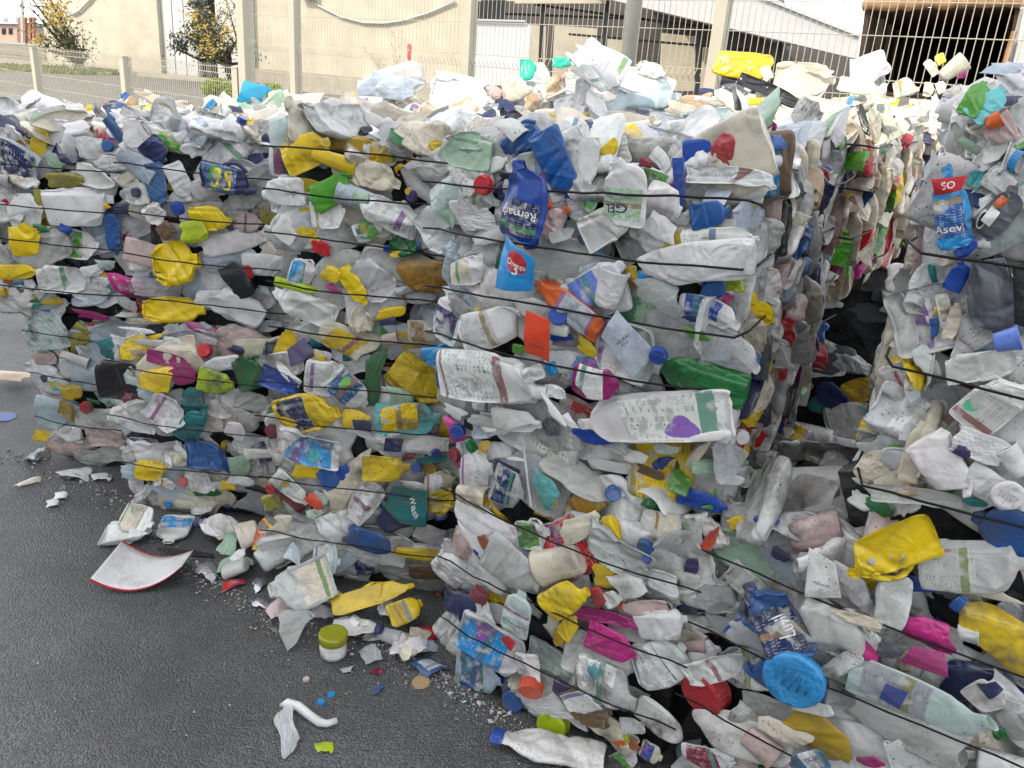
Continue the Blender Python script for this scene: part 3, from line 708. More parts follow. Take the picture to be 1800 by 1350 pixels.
# ------------------------------------------------------------------ pieces read off the photograph, tile by tile (coordinates in a 3x enlarged tile)
# kind colour x1 y1 x2 y2 width [c:cap colour] [l:label colour] [t:text:colour:rot:cu:cv:size] [d:cm outwards]; from base to neck
TILES = {
(0, 0): """
s yellow 45 640 90 580 60|s navy 175 585 290 580 75|s magenta 300 590 360 600 40|s yellow 450 575 515 570 40|f steel 650 610 545 555 120|s blue 640 490 680 525 45
s mint 610 645 700 565 100|s tan 665 520 715 560 60|s cream 720 460 830 530 60|s yellow 730 625 850 585 100|t white 860 600 990 620 110 d:2|s navy 940 705 995 620 80
s yellow 1000 640 1130 620 70|t grey 1150 530 1250 590 115 l:white|s cyan 1250 480 1430 520 130 d:3|s cream 1420 525 1530 490 80|s pink 1300 590 1370 620 25|s yellow 1200 620 1290 590 50|s yellow 1310 630 1365 685 50
p clear 1530 560 1670 560 150|s leaf 1700 580 1760 640 60|s brown 1740 590 1800 620 70|p ice 1680 540 1730 580 60|f yellow 190 840 235 615 95 d:2|j white 230 720 445 715 190|s yellow 290 640 350 640 30
s grey 380 770 560 790 115 d:1.5|k blue 545 755 590 785 55 d:2|f navy 280 780 430 850 100 d:1|f steel 560 620 690 805 55 d:1|j white 650 690 890 710 125|f navy 770 740 870 860 130 d:2|f steel 790 860 850 1085 115 d:2
b white 960 690 1030 830 105|f white 1050 690 1080 835 100|f grey 1100 840 1180 660 115|t white 1180 670 1370 780 155 d:1 l:grey|f navy 1300 850 1500 870 110 d:1|s navy 1370 720 1440 800 80|j pmint 1430 690 1670 690 195 d:2|k mint 1460 660 1520 640 65 d:4
f yellow 1500 850 1745 750 195 d:3|j leaf 1650 1070 1860 920 170 d:2.5|s maroon 1760 870 1830 860 75|f white 20 860 205 980 130|s olive 240 955 445 950 85 d:1|s olive 210 990 250 1160 75|s white 370 900 615 960 115 d:1|s mint 240 830 350 880 80
j navy 1060 900 1360 970 175 d:3 l:steel t:25:yellow:0:.62:.5:.55|f white 1610 1010 1375 1010 150 d:2 t:COLON:black:180:.4:.4:.6|f cream 630 960 760 880 60 d:2|b white 660 1000 805 1040 125 d:1|k navy 690 1010 740 1020 50 d:4|f white 900 860 1000 1060 105|s grey 1000 1000 1170 980 125 d:1
f grey 1210 900 1370 900 120|f red 0 1060 70 1180 85|c white 245 1090 600 1090 205 d:1|f white 50 1120 235 1100 185|s royal 300 1200 380 1210 50 d:3|s green 170 1200 260 1210 40 d:2|f yellow 50 1275 225 1275 155 d:2|s yellow 90 1180 185 1235 60 d:2
f blue 585 1130 605 1345 80 d:2|s maroon 640 1150 695 1315 65|b white 780 1080 855 1185 110 d:2|k royal 900 1090 970 1110 55 d:3|j yellow 1000 1160 1225 1155 145 d:2|s lime 945 1235 1095 1205 120 d:3.5|s brown 840 1180 915 1255 85 d:3
f grey 1200 1060 1375 1060 100|f rose 1230 1170 1385 1180 110 l:rose|s olive 1375 1060 1480 1245 100|s navy 450 1010 580 1085 65|s yellow 520 1070 580 1110 40 d:2|f yellow 800 1400 1055 1380 240 d:2|c white 1070 1300 1400 1250 125|j white 1480 1260 1580 1105 130 d:2|f white 1640 1130 1830 1130 160 d:2 l:white
s yellow 1640 1250 1705 1335 55|s red 1640 1280 1745 1335 75|f white 1380 1220 1500 1300 90|f white 620 840 700 760 90|s white 330 690 470 660 70|s grey 500 640 620 690 70|s white 0 700 150 760 110|s cream 880 560 1010 545 45|s white 560 680 660 700 80"""
,(600, 0): """
s grey 90 480 445 395 180 d:1|s grey 300 400 250 610 95 d:2|s yellow 5 540 85 515 80|t grey 60 570 225 560 130 l:grey|s leaf 160 650 265 590 60 d:1|s black 85 700 170 680 50 d:3|c grey 330 600 495 660 135|c white 480 460 795 560 155 d:1|s white 540 570 765 600 65 d:2|s tan 560 630 645 630 60 d:2
s rose 770 450 845 510 60|j cream 850 485 1005 455 125|f turq 940 370 1030 370 115|s turq 1110 330 1225 330 62|s grey 1030 330 1085 455 80 d:1|b cream 1050 490 1245 395 100 d:1 l:tan|s yellow 1190 460 1315 470 55 d:2
f grey 1040 520 1205 490 80|f ice 760 610 1035 580 120|s navy 810 575 930 555 105 d:3|s green 1040 570 1145 600 52|f yellow 1040 645 1325 600 52 d:2|c white 1120 580 1310 560 155|s white 1290 490 1395 620 72 d:2|j ice 1500 400 1185 255 175 d:2|s grey 1240 330 1400 490 105 l:white d:3|s white 1290 220 1405 305 85 d:1|c ice 1390 545 1795 525 215 d:4|f white 1560 340 1705 400 92
s white 650 680 875 700 155|f mint 790 835 525 790 165 d:3|s mint 600 735 755 760 115 d:4|s ice 490 700 645 680 85 d:2|j blue 860 790 1085 660 170 d:4|f blue 1060 690 1205 1060 180 c:royal d:3|f royal 930 1270 1005 850 235 d:4.5 l:navy t:Remada:white:95:.6:.5:.85
j white 1150 840 1270 660 135 d:2|f white 1310 720 1285 1010 110 d:3|s yellow 1300 690 1525 690 115 d:4|s yellow 1370 840 1455 740 75 d:4|s green 1465 665 1595 650 62 d:3|c ice 1560 615 1830 700 135 d:2|f ice 1530 690 1755 745 105 d:1|f white 1480 1195 1510 830 230 d:3 l:mint t:GEL:navy:95:.35:.4:.5
s maroon 1570 850 1645 865 55 d:3|f white 1640 800 1745 900 85|f royal 1775 830 1790 1115 65 d:2|s magenta 1745 960 1760 1020 35|k red 705 965 790 985 62 d:3|s grey 600 1020 725 1235 125 d:1|b white 640 1000 825 1085 135|p mint 570 950 615 1225 65 d:1|p mint 510 1100 605 1180 65 d:2|p black 820 920 905 930 50 d:2
f grey 1250 1000 1245 1190 120|b mint 1290 1120 1345 990 80 l:leaf d:2|j rose 1060 1220 1185 1090 140 d:1 c:orange|k orange 1075 1065 1105 1090 45 d:2|j white 1270 1250 1540 1140 210 d:3|f white 1600 1040 1790 1130 225 d:1|s white 1580 1150 1785 1245 135 d:2|b white 405 1215 55 1030 155 d:4 l:white|b cream 60 900 325 960 145 d:1|s grey 400 850 565 960 155|s white 330 880 420 850 60 d:2
k violet 340 1030 400 1040 42 d:3|k yellow 335 1005 370 1015 30 d:3|f white 70 1235 235 1175 120 l:leaf d:1|f green 250 1300 415 1300 115 d:2 c:blue|k royal 225 1310 255 1315 36 d:3|s yellow 250 1342 335 1340 34 d:3|c white 440 1110 560 1350 160 d:1|q sky 945 1270 905 1545 195 d:6 e:red t:Omega:white:90:.28:.5:.85 t:3:white:90:.47:.5:.42 t:Cuca_de_Colesterol:navy:90:.68:.5:.85
f white 1100 1260 1235 1215 65 d:2|s royal 960 1290 1045 1280 62 d:3|s white 1300 600 1420 640 60|s grey 500 560 640 540 70|f white 700 900 880 850 90|s white 930 640 1030 720 70|s grey 240 760 420 800 120 d:1|j grey 200 690 400 760 150
s white 1200 300 1480 420 190 d:2|p white 1180 420 1420 470 170 d:2|s ice 1330 260 1520 380 120 d:2|p white 960 430 1180 500 150 d:2|p grey 470 430 760 520 170 d:2|s white 1420 400 1760 470 150 d:2|p ice 100 420 420 520 180 d:2|p white 820 560 1020 640 120 d:2"""
,(1200, 0): """
s yellow 160 330 475 360 150 d:1|s cream 430 350 460 430 60 d:2|c cream 480 420 805 445 205|s cream 660 330 785 400 62|s white 890 420 1085 300 165|f cream 820 440 1045 480 85|s cream 980 520 1095 520 62|j cream 1110 475 1245 440 105|f cream 1290 370 1340 340 95|s yellow 1330 320 1388 305 62 d:1|t cream 1490 320 1360 410 95
s lime 1090 540 1215 570 62|f cream 1200 580 1305 570 105 l:mint|f black 290 415 640 560 85 d:3|t black 200 430 300 445 65 d:2|s dark 200 480 345 470 75 d:3|s navy 80 480 195 490 42 d:2|t grey 60 540 245 540 65 d:2|b white 310 520 215 575 85 d:3|f yellow 320 540 465 530 36 d:2
p white 330 590 545 570 62 d:2|c ice 0 660 365 645 175 d:3|c ice 350 650 525 700 92 d:2|k red 575 600 645 600 85 d:4|s pink 660 590 720 825 62 d:2|f royal 0 815 335 790 155 d:3|b white 200 700 470 790 105 d:4.5|b blue 390 735 555 770 85 d:4|t white 510 850 365 845 72 d:3
f white 15 925 495 940 115 d:4|c white 50 1050 495 1000 125 d:1|f blue 40 1150 245 1110 145 d:3|j ice 260 1170 440 1080 175 d:3 |c white -10 1260 405 1250 115 d:4|s violet 440 1170 470 1260 42 d:1|s leaf 820 700 840 800 50 d:2|s red 970 740 990 960 58 d:2|s maroon 680 890 775 950 90 d:2|f black 930 550 980 725 42 d:2
s green 1000 790 1085 790 42 d:2|f yellow 1095 860 1105 1125 115 d:2|s blue 740 875 795 910 42 d:2|f red 695 1235 690 1345 42 d:2|f leaf 1490 610 1600 420 115 d:3|f aqua 1520 630 1710 470 135 d:3|p navy 1630 530 1785 545 75 d:4|t orange 1680 620 1600 660 95 d:6|j rose 1760 650 1600 740 205 d:3
s magenta 1440 400 1505 390 42|s ice 1570 350 1810 370 85|f grey 1380 610 1460 450 115|s mint 1450 740 1575 800 62 d:2|s violet 1215 700 1315 745 72 d:2|c cream 1110 770 1275 750 205|b sky 1440 1310 1395 870 200 d:5 l:blue t:Asevi:white:-90:.22:.5:.85|q red 1505 965 1310 990 90 d:7 t:SO:white:180:.5:.5:.75
f aqua 1510 930 1595 960 95 d:3|j grey 1620 1010 1760 850 160 d:4|f dark 1560 1240 1790 1000 165 d:4|q orange 1645 1090 1710 1040 52 d:7|q white 1590 1180 1660 1100 60 d:7|f ochre 1500 1180 1575 1190 72 d:5|f teal 1255 1260 1335 1080 72 d:3|t white 1340 900 1225 940 92 d:2|t ice 1265 870 1205 870 52 d:2
f royal 1440 1350 1565 1265 72 d:5|s white 1150 950 1210 1050 70 d:1|f grey 1210 980 1230 1130 70 d:1|s grey 1330 480 1370 700 60 d:1|f grey 1430 640 1480 840 60|f white 1770 880 1790 1110 90 d:3|s white 1330 1150 1390 1260 60 d:2|c white 1680 350 1830 480 150|s grey 560 760 640 980 60 d:1|s cream 1000 560 1030 760 60|s cream 1060 600 1100 780 70|s cream 840 560 900 720 70|s cream 900 620 950 800 60"""
,(0, 450): """
f yellow -10 85 205 80 80 d:2|p pink 560 150 765 170 135 d:3 l:pink|c white 205 115 475 140 145 d:2|s orange 0 120 65 140 34|b white 130 150 195 145 52|s ochre 140 225 335 230 62|s teal 135 265 225 240 52 d:2|f ice 375 240 565 230 62 d:2|s brown 80 190 125 205 60|f yellow 745 280 1085 290 140 d:4
s black 1170 160 1340 120 215 d:2|c white 1280 45 1545 50 120 d:1 |s red 1300 40 1325 120 40 d:4|f lime 1445 130 1685 190 48 d:3|s white 1105 205 1400 330 175 d:3|b white 1770 330 1425 190 140 d:1|j white 1535 60 1670 110 150 d:1 l:sky|s yellow 1700 70 1795 125 92 d:2|s magenta 1720 150 1795 190 42 d:2|s yellow 25 315 115 340 52 d:2|s blue 120 290 155 310 32
p pmint 130 400 375 380 205 d:3|s magenta 360 290 580 330 42 d:2|s olive 350 480 455 410 115 d:1|s olive 380 360 495 430 52 d:2|p teal 505 500 665 520 165 d:3|s blue 105 480 205 490 65 d:2|k green 150 545 190 545 42|s blue 110 610 215 670 42 d:3|b navy 220 650 250 640 42 d:3|s magenta 980 350 1210 430 58 d:2|b white 1275 395 1500 355 65 d:3
f yellow 1470 570 1550 385 110 d:2|q violet 1510 545 1645 470 115 d:4.5|t teal 1690 450 1640 455 65|c black 515 640 760 680 205 d:2|s yellow 735 655 925 650 135 d:3|f magenta 775 520 1010 580 72 d:3|s magenta 885 620 1035 640 105 d:3|k red 1040 490 1115 505 64 d:3|s lime 1000 550 1065 550 52 d:2|s white 1055 595 1265 550 85 d:3
f lime 1045 640 1235 700 125 d:4|j green 1245 630 1430 590 180 d:2|f royal 1375 630 1590 710 130 d:3|b white 1590 670 1450 575 62 d:4|s ochre 320 720 445 720 82 d:2|f ochre 310 800 395 835 85 d:2|s brown 340 620 435 670 62|s white 130 560 315 640 95 d:2|c grey 320 580 535 600 115|b white 745 790 555 865 95 d:3|f grey 395 850 705 890 115|k red 425 800 485 800 44 d:3
f teal 960 770 1095 800 110 d:1|j teal 960 970 1085 800 140 d:2|f white 785 770 970 900 170 d:3 l:white|f blue 985 1060 1200 1060 170 d:3|j yellow 720 1115 880 1140 105 d:3|b cream 855 1085 965 1060 85 d:3 c:yellow|p mint 1175 1115 1330 1090 125 d:1|j yellow 1465 860 1795 800 230 d:2 l:navy|s yellow 1475 830 1575 885 92 d:3
f white 1800 1050 1445 960 180 d:4 l:sky|f white 1285 1045 1455 1040 55 d:5|j white 1615 620 1830 670 185 d:4 l:grey|s maroon 1395 920 1475 930 82 d:2|s white 1185 900 1300 940 95 d:3|f grey 1065 860 1395 870 135|s yellow 1535 1130 1710 1140 85 d:1|j blue 1690 1190 1815 1140 115 d:2|s ochre 1435 1070 1495 1090 52
s white 1195 1180 1345 1190 52 d:2|s yellow 1150 1210 1245 1210 52 d:2|k red 940 1190 985 1190 48 d:3|k red 1400 1230 1455 1230 44 d:3|s vermil 1620 1260 1695 1335 55 d:3|f white 1445 1150 1625 1310 95 d:3|k sky 870 1310 905 1310 38 d:4|s olive 1380 1300 1495 1300 92 d:1|b white 975 1180 1145 1200 115 d:1|b white 790 1200 720 1305 62 d:2|b white 815 1200 925 1200 72 d:2
p white 140 830 275 920 105 d:2|s vermil 65 945 165 940 52 d:2|s yellow 165 945 305 950 62 d:2|b white 430 950 305 930 82 d:2|p grey 395 1065 705 1040 125 d:2|f rose 455 960 685 960 115 d:1|s cream 300 470 370 560 60|s white 580 430 700 470 50 d:2|s white 620 390 820 400 36 d:2|s grey 700 450 960 470 40 d:2|s white 850 400 990 420 40 d:2|s cream 660 340 860 350 30 d:2|s white 880 330 1000 360 30 d:2
s grey 600 300 740 320 34 d:2|f white 860 450 970 470 60 d:3|s rose 680 500 840 530 50 d:2|s white 980 400 1150 470 46 d:1|s navy 1200 470 1300 510 46 d:2|s grey 1060 440 1300 470 40 d:1|f white 430 90 560 60 60 d:2|f white 680 40 800 60 70 d:1|s steel 770 95 920 110 40 d:2|s teal 960 720 1080 720 60 d:2|f grey 1240 740 1440 800 100|s white 1090 800 1230 820 90 d:2"""
,(600, 450): """
c white 60 60 275 230 195 d:1|f yellow 0 60 130 260 95 d:2|s amber 290 80 565 125 175 d:2|j white 590 80 765 70 155 d:2|f grey 340 210 505 230 75|k red 320 210 350 215 32|b cream 170 350 10 330 145 d:1 l:navy|s yellow 180 310 345 290 62 d:2|q violet 195 355 295 335 42 d:3|t rose 300 430 215 445 75 d:2|f cream 350 400 525 400 125 l:tan
f white 530 440 600 200 155 d:3 l:violet|j white 640 430 965 290 235 d:3|s white 915 250 1125 305 105 d:4|f orange 1240 230 1020 140 95 d:3|b orange 1370 400 1040 150 145 d:5.5 l:silver|q vermil 1045 300 1020 545 135 d:4 t:compass:navy:-90:.8:.5:.85|k royal 1100 300 1200 320 75 d:6|t white 1100 360 1200 400 90 d:5|f white 1190 240 1500 60 185 d:3 l:peri|t white 1440 70 1390 270 165 d:3.5
p clear 1515 180 1800 250 205 d:1|s ochre 1490 80 1565 95 82 d:1|c pmint 1330 440 1700 570 290 d:2|q ice 1410 320 1600 610 190 d:4.6 t:AZURA:navy:75:.3:.5:.7 t:AZUL:navy:75:.42:.5:.45|q cyan 1450 540 1620 480 50 d:5.6|j green 2145 720 1640 590 195 d:5 |k royal 1625 515 1715 535 92 d:8|c white 2190 20 1550 50 235 d:3.5 c:sky
f magenta 1225 630 1465 720 185 d:4.5 l:white|j white 1080 570 1265 520 135 d:1|s sky 1075 590 1145 595 82 d:2|s leaf 900 490 965 500 60 d:2|s yellow 1230 430 1345 525 72 d:2|s royal 1100 420 1225 415 65 d:2|c white 520 620 1080 660 270 d:5 l:white|b white 1060 600 930 650 85 d:6|c white 2080 840 1235 860 270 d:4 l:white|b white 1060 740 1175 700 112 d:4|f white 800 850 1055 890 125 d:4
s white 1030 720 1190 900 45 d:6|s white 1160 830 1230 930 60 d:6|j sky 430 520 645 520 115 d:3|t clear 350 550 445 520 135 d:2|s blue 500 640 555 650 105 d:2|j yellow 270 570 550 770 215 d:2.5|p green 120 800 215 480 125 d:4|s teal 0 525 155 500 115 d:1|f white -60 620 135 800 160 d:3 l:steel|f aqua 180 860 530 860 180 d:2.5 l:yellow|s mint 220 720 385 765 95 d:3
s yellow 0 850 155 870 95 d:1|q navy 55 880 165 905 62 d:2|b white 570 1010 180 955 115 d:1|q navy 225 990 325 1005 72 d:4|k royal 475 1040 520 1045 44 d:4|f teal 395 1085 575 1060 42 d:3|s maroon 315 1060 395 1060 42 d:2|j yellow 110 1110 365 1130 135 d:4|s yellow 100 1175 195 1180 62 d:4|k royal 370 1110 420 1120 50 d:4|s ochre 405 1110 505 1120 62 d:1
c white 55 1390 210 1170 150 d:5 l:white|j teal 460 1330 200 1300 195 d:3 t:Wash:white:115:.4:.5:.5|b yellow 500 1230 550 1360 145 d:3 c:royal|s royal -30 1150 65 1150 105 d:2|j cream 440 1200 610 1210 155 d:2|t cream 775 1290 620 1250 115 d:2|s pink 525 890 655 950 95 d:3|k royal 580 920 645 930 55 d:4|s ochre 725 1000 785 1010 72 d:4|s cream 865 970 1055 980 95 d:1|k maroon 565 1050 625 1050 64 d:3|s magenta 590 1095 645 1075 62 d:2
j white 640 1130 795 1160 235 d:1|f grey 800 1180 960 1270 185 d:2 l:navy|p aqua 990 1140 1130 1320 145 d:5|s pmint 1005 1060 1245 1150 145 d:2|s dark 1180 1080 1355 1100 92|s brown 1555 1110 1705 1170 52 d:1|s grey 1300 1090 1560 1130 60 d:1|s white 1480 1040 1620 1080 70 d:2|s grey 1500 1150 1800 1200 60 d:1|s grey 1250 1140 1500 1190 80 d:2
j amber 1215 1320 1380 1275 155 d:2|k blue 1395 1250 1475 1255 85 d:4|f white 1700 1300 1460 1230 95 d:2|f royal 1590 1265 1810 1290 85 d:3|s royal 1215 930 1450 970 95 d:2|b dark 1150 900 1045 900 95 d:2|s navy 805 1080 945 1150 42 d:3|s white 960 1000 1000 1330 14 d:6|s white 870 1065 1010 1080 22 d:6|s grey 660 850 860 900 60 d:2|s white 540 790 660 860 60 d:3|s grey 1640 1000 1790 1040 60 d:3"""
,(1200, 450): """
f lime 195 150 325 140 115 d:3|s blue 85 180 235 170 115 d:2|f white 470 250 450 45 115 d:3|f ice 510 50 560 265 110 d:1|s yellow 330 220 390 225 70 d:1|f yellow 345 310 485 300 135 d:3|s maroon 480 260 545 315 82 d:2|s tan 435 390 545 405 92 d:2|f white -20 270 315 320 160 d:3 l:royal|f white 75 440 425 540 195 d:4|s sky 325 590 420 550 80 d:6
s leaf 0 390 150 440 60 d:4.5|p black 75 560 345 620 75 d:3|f yellow 390 420 450 645 115 d:2|f yellow 310 870 410 715 145 d:2|j red 280 950 465 960 105 d:4 l:maroon|k white 285 950 340 960 62 d:6|b clear 240 1185 205 920 125 d:6|s mint 50 1115 380 1110 85 d:3|s yellow 275 1045 355 1030 62 d:2
t white 515 910 790 960 115|c grey 755 890 1140 850 225 l:grey|s ochre 785 760 1115 650 135|s white 655 620 860 600 62|p leaf 600 730 660 690 60|f white 475 1000 850 1040 95|s white 735 1060 885 1125 125|s white 875 1135 975 1045 105|s yellow 965 1115 1090 1090 62|t white 905 1250 350 1200 270 d:1|q brown 420 1190 640 1250 130 d:1|c white 985 1180 1210 1190 110|f grey 990 1255 1490 1290 105 d:2|s vermil 755 1335 880 1275 62 d:3
f white 1140 555 1245 785 95 d:2|c dark 1620 10 1640 440 265 d:4|q black 1775 50 1780 390 72 d:6|f royal 1410 185 1495 30 105 d:5|s teal 1310 40 1335 205 52 d:2|t peri 1780 430 1640 460 135 d:7|s yellow 1320 290 1375 280 42 d:3|f blue 1320 330 1335 435 52 d:3|b cream 1395 440 1455 250 75 d:4|f white 1365 200 1405 425 75 d:3|c white 1385 605 1800 560 165 d:3
c white 1490 900 1800 640 250 d:4|s white 1235 480 1335 645 105 d:3|f cream 1180 1190 1265 870 115 d:3|j white 1270 960 1510 1260 250 d:5|p white 1425 950 1710 1055 155 d:5|s violet 1445 1000 1525 1055 82 d:6|t white 1690 1010 1800 1150 150 d:4|f white 1485 1130 1800 1345 170 d:4|d white 1640 1260 1795 1262 150 d:7|s teal 1475 1280 1610 1315 52 d:3
f royal -30 1250 240 1335 95 d:4|s yellow 95 1210 380 1310 72 d:3|s white 55 1170 330 1190 62 d:3|s rose 640 1330 800 1280 120 d:1|s white 880 1250 1000 1330 90 d:1|s grey 1020 220 1200 300 120|s white 1060 420 1200 410 80|s grey 900 560 1000 620 70|s ice 1140 90 1240 300 90|s rose 1050 500 1180 480 60"""
,(0, 900): "",
(600, 900): """
s blue 10 115 265 185 120 d:3|s yellow 275 205 530 235 65 d:2|s grey 380 90 565 150 85 d:2|s brown 355 310 540 320 85 d:2|t orange 530 430 480 475 52 d:2|j white 540 340 650 215 205 d:3|j rose 600 140 730 180 180 d:2|s royal 705 170 745 245 42 d:3|f grey 770 180 1045 420 195 d:5|t cream 1040 300 1265 245 205 d:3|s cream 1140 130 1370 60 155 d:3|j white 930 95 1105 135 160 d:1 l:leaf
f grey 1640 310 1285 110 185 d:3|j white 1800 90 1535 55 160 d:4|k blue 1560 170 1645 200 75 d:4|k royal 1590 240 1630 250 42 d:4|j yellow 1080 510 1295 395 180 d:6|f yellow 1165 660 1235 550 95 d:4|s ochre 1140 710 1175 600 75 d:3|s yellow 1325 340 1455 330 125 d:2|f magenta 1235 530 1560 585 75 d:3|f pink 1295 630 1560 770 135 d:4.5|j grey 1185 690 1570 860 210 d:2|s red 1330 400 1380 500 70 d:3
c white 1560 590 1830 600 150 d:4|c white 1555 800 1830 780 255 d:3|s white 1405 400 1600 390 135 d:4|b white 1380 480 1480 435 92 d:4|b rose 1720 520 1480 500 95 d:3 c:orange|f navy 545 460 760 525 110 d:4|f pmint 905 640 950 420 145 d:5 l:pmint t:NATURALMENTE:green:-90:.35:.5:.9|j white 530 550 690 750 170 d:2|c white 640 570 970 860 225 d:4 l:sky|q red 850 650 910 720 50 d:6.5
f ice 605 800 840 905 165 d:4 l:blue|f green 565 925 870 1000 95 d:3|b white 980 740 1000 930 115 d:4|k vermil 950 920 1055 940 100 d:7|p white 955 1000 1215 1055 165 d:3|k lime 1045 1110 1185 1130 105 d:5|j brown 1230 910 1400 1160 210 d:4 l:white|s violet 1115 900 1205 955 85 d:2|j grey 1245 830 1570 990 205 d:4 l:white|k blue 870 960 945 1020 85 d:4|k ochre 915 1060 960 1065 42 d:3
s orange 1435 1220 1570 1230 65 d:2|s lime 1485 1195 1520 1200 42 d:2|f white 1420 1345 1565 1265 120 d:3 l:leaf|f cream 1580 1235 1690 1305 95 d:3 l:royal|s white 1545 985 1800 1205 125 d:4|f white 1475 1130 1610 1130 85 d:3|s maroon 690 400 770 480 70 d:3|s white 700 280 880 420 100 d:2|s orange 730 120 780 200 50 d:3|f white 900 860 1000 980 110 d:2|s white 1600 320 1790 420 120 d:3|s green 1640 330 1790 380 50 d:2"""
,(1200, 900): """
j white -20 90 255 125 190 d:3|s vermil 90 240 190 75 60 d:5.5|s yellow 245 80 335 35 75 d:3|t rose 840 90 560 130 225 d:4|s vermil 655 95 805 20 55 d:6|j yellow 1350 130 850 290 280 d:6|f white 600 330 1040 440 255 d:3|q white 740 210 740 460 190 d:5 t:Lavavajillas:navy:-95:.75:.45:.8|c grey 1235 280 1830 300 270 d:3|s cream 1270 330 1800 480 65 d:5
j blue 560 760 390 360 290 d:5 l:navy t:Luzil:white:0:.6:.6:.45|j blue 760 950 330 800 230 d:4|d sky 440 880 740 880 285 d:9|j grey 620 490 1010 780 305 d:4.5|b cream 1050 610 780 515 65 d:8|s white 1150 330 1060 630 205 d:7|q royal 1105 375 1330 380 85 d:8|f yellow 1880 800 1440 470 240 d:5 c:blue|p pink 1085 600 1450 690 195 d:4|q pink 915 700 1045 765 115 d:5|q pink 1150 740 1410 815 115 d:5.5|s dark 1025 700 1165 765 115 d:6
t white 1565 650 1450 630 105 d:4|f pmint 870 850 1660 1160 210 d:6 l:silver|q royal 1050 925 1170 1010 110 d:8.3|p grey 820 900 1620 1300 330 d:4|j white 1520 900 1700 1070 140 d:5|q navy 1590 890 1660 970 90 d:8|s white 735 860 940 750 105 d:6|b white 20 865 330 785 135 d:6 l:white|k red 15 970 225 920 100 d:4|f ochre 590 1050 890 1330 185 d:4|s white 50 1060 570 1310 210 d:3
t rose 490 1300 330 1170 135 d:5|s cream 395 1100 690 1225 95 d:5|f white 0 1265 290 1340 125 d:5 l:maroon|f sky 760 1290 555 1330 105 d:5 l:white t:ESCOR:navy:180:.5:.5:.7|s green 1630 1175 1710 1160 85 d:4|s magenta 915 1310 1070 1325 62 d:4|c white 1075 1265 1550 1300 185 d:3|p grey 1670 1130 1810 1120 165 d:3|j grey 95 390 310 490 235 d:3|q violet -10 290 185 310 105 d:4|q navy -10 450 95 495 125 d:4|j white -20 570 225 600 115 d:3
s grey 225 620 515 680 155 d:3|c white -20 770 205 745 160 d:3|s royal 220 650 305 555 42 d:5|k green 310 520 355 525 64 d:5|s white 420 40 560 160 130 d:3|f grey 460 120 620 260 140 d:2|s violet 470 200 560 260 60 d:2|s white 960 620 1080 760 70 d:5|s white 1660 480 1790 560 100 d:2|s grey 250 1050 420 1180 140 d:3|s white 560 1000 800 1060 70 d:5"""
}
SEQ = []
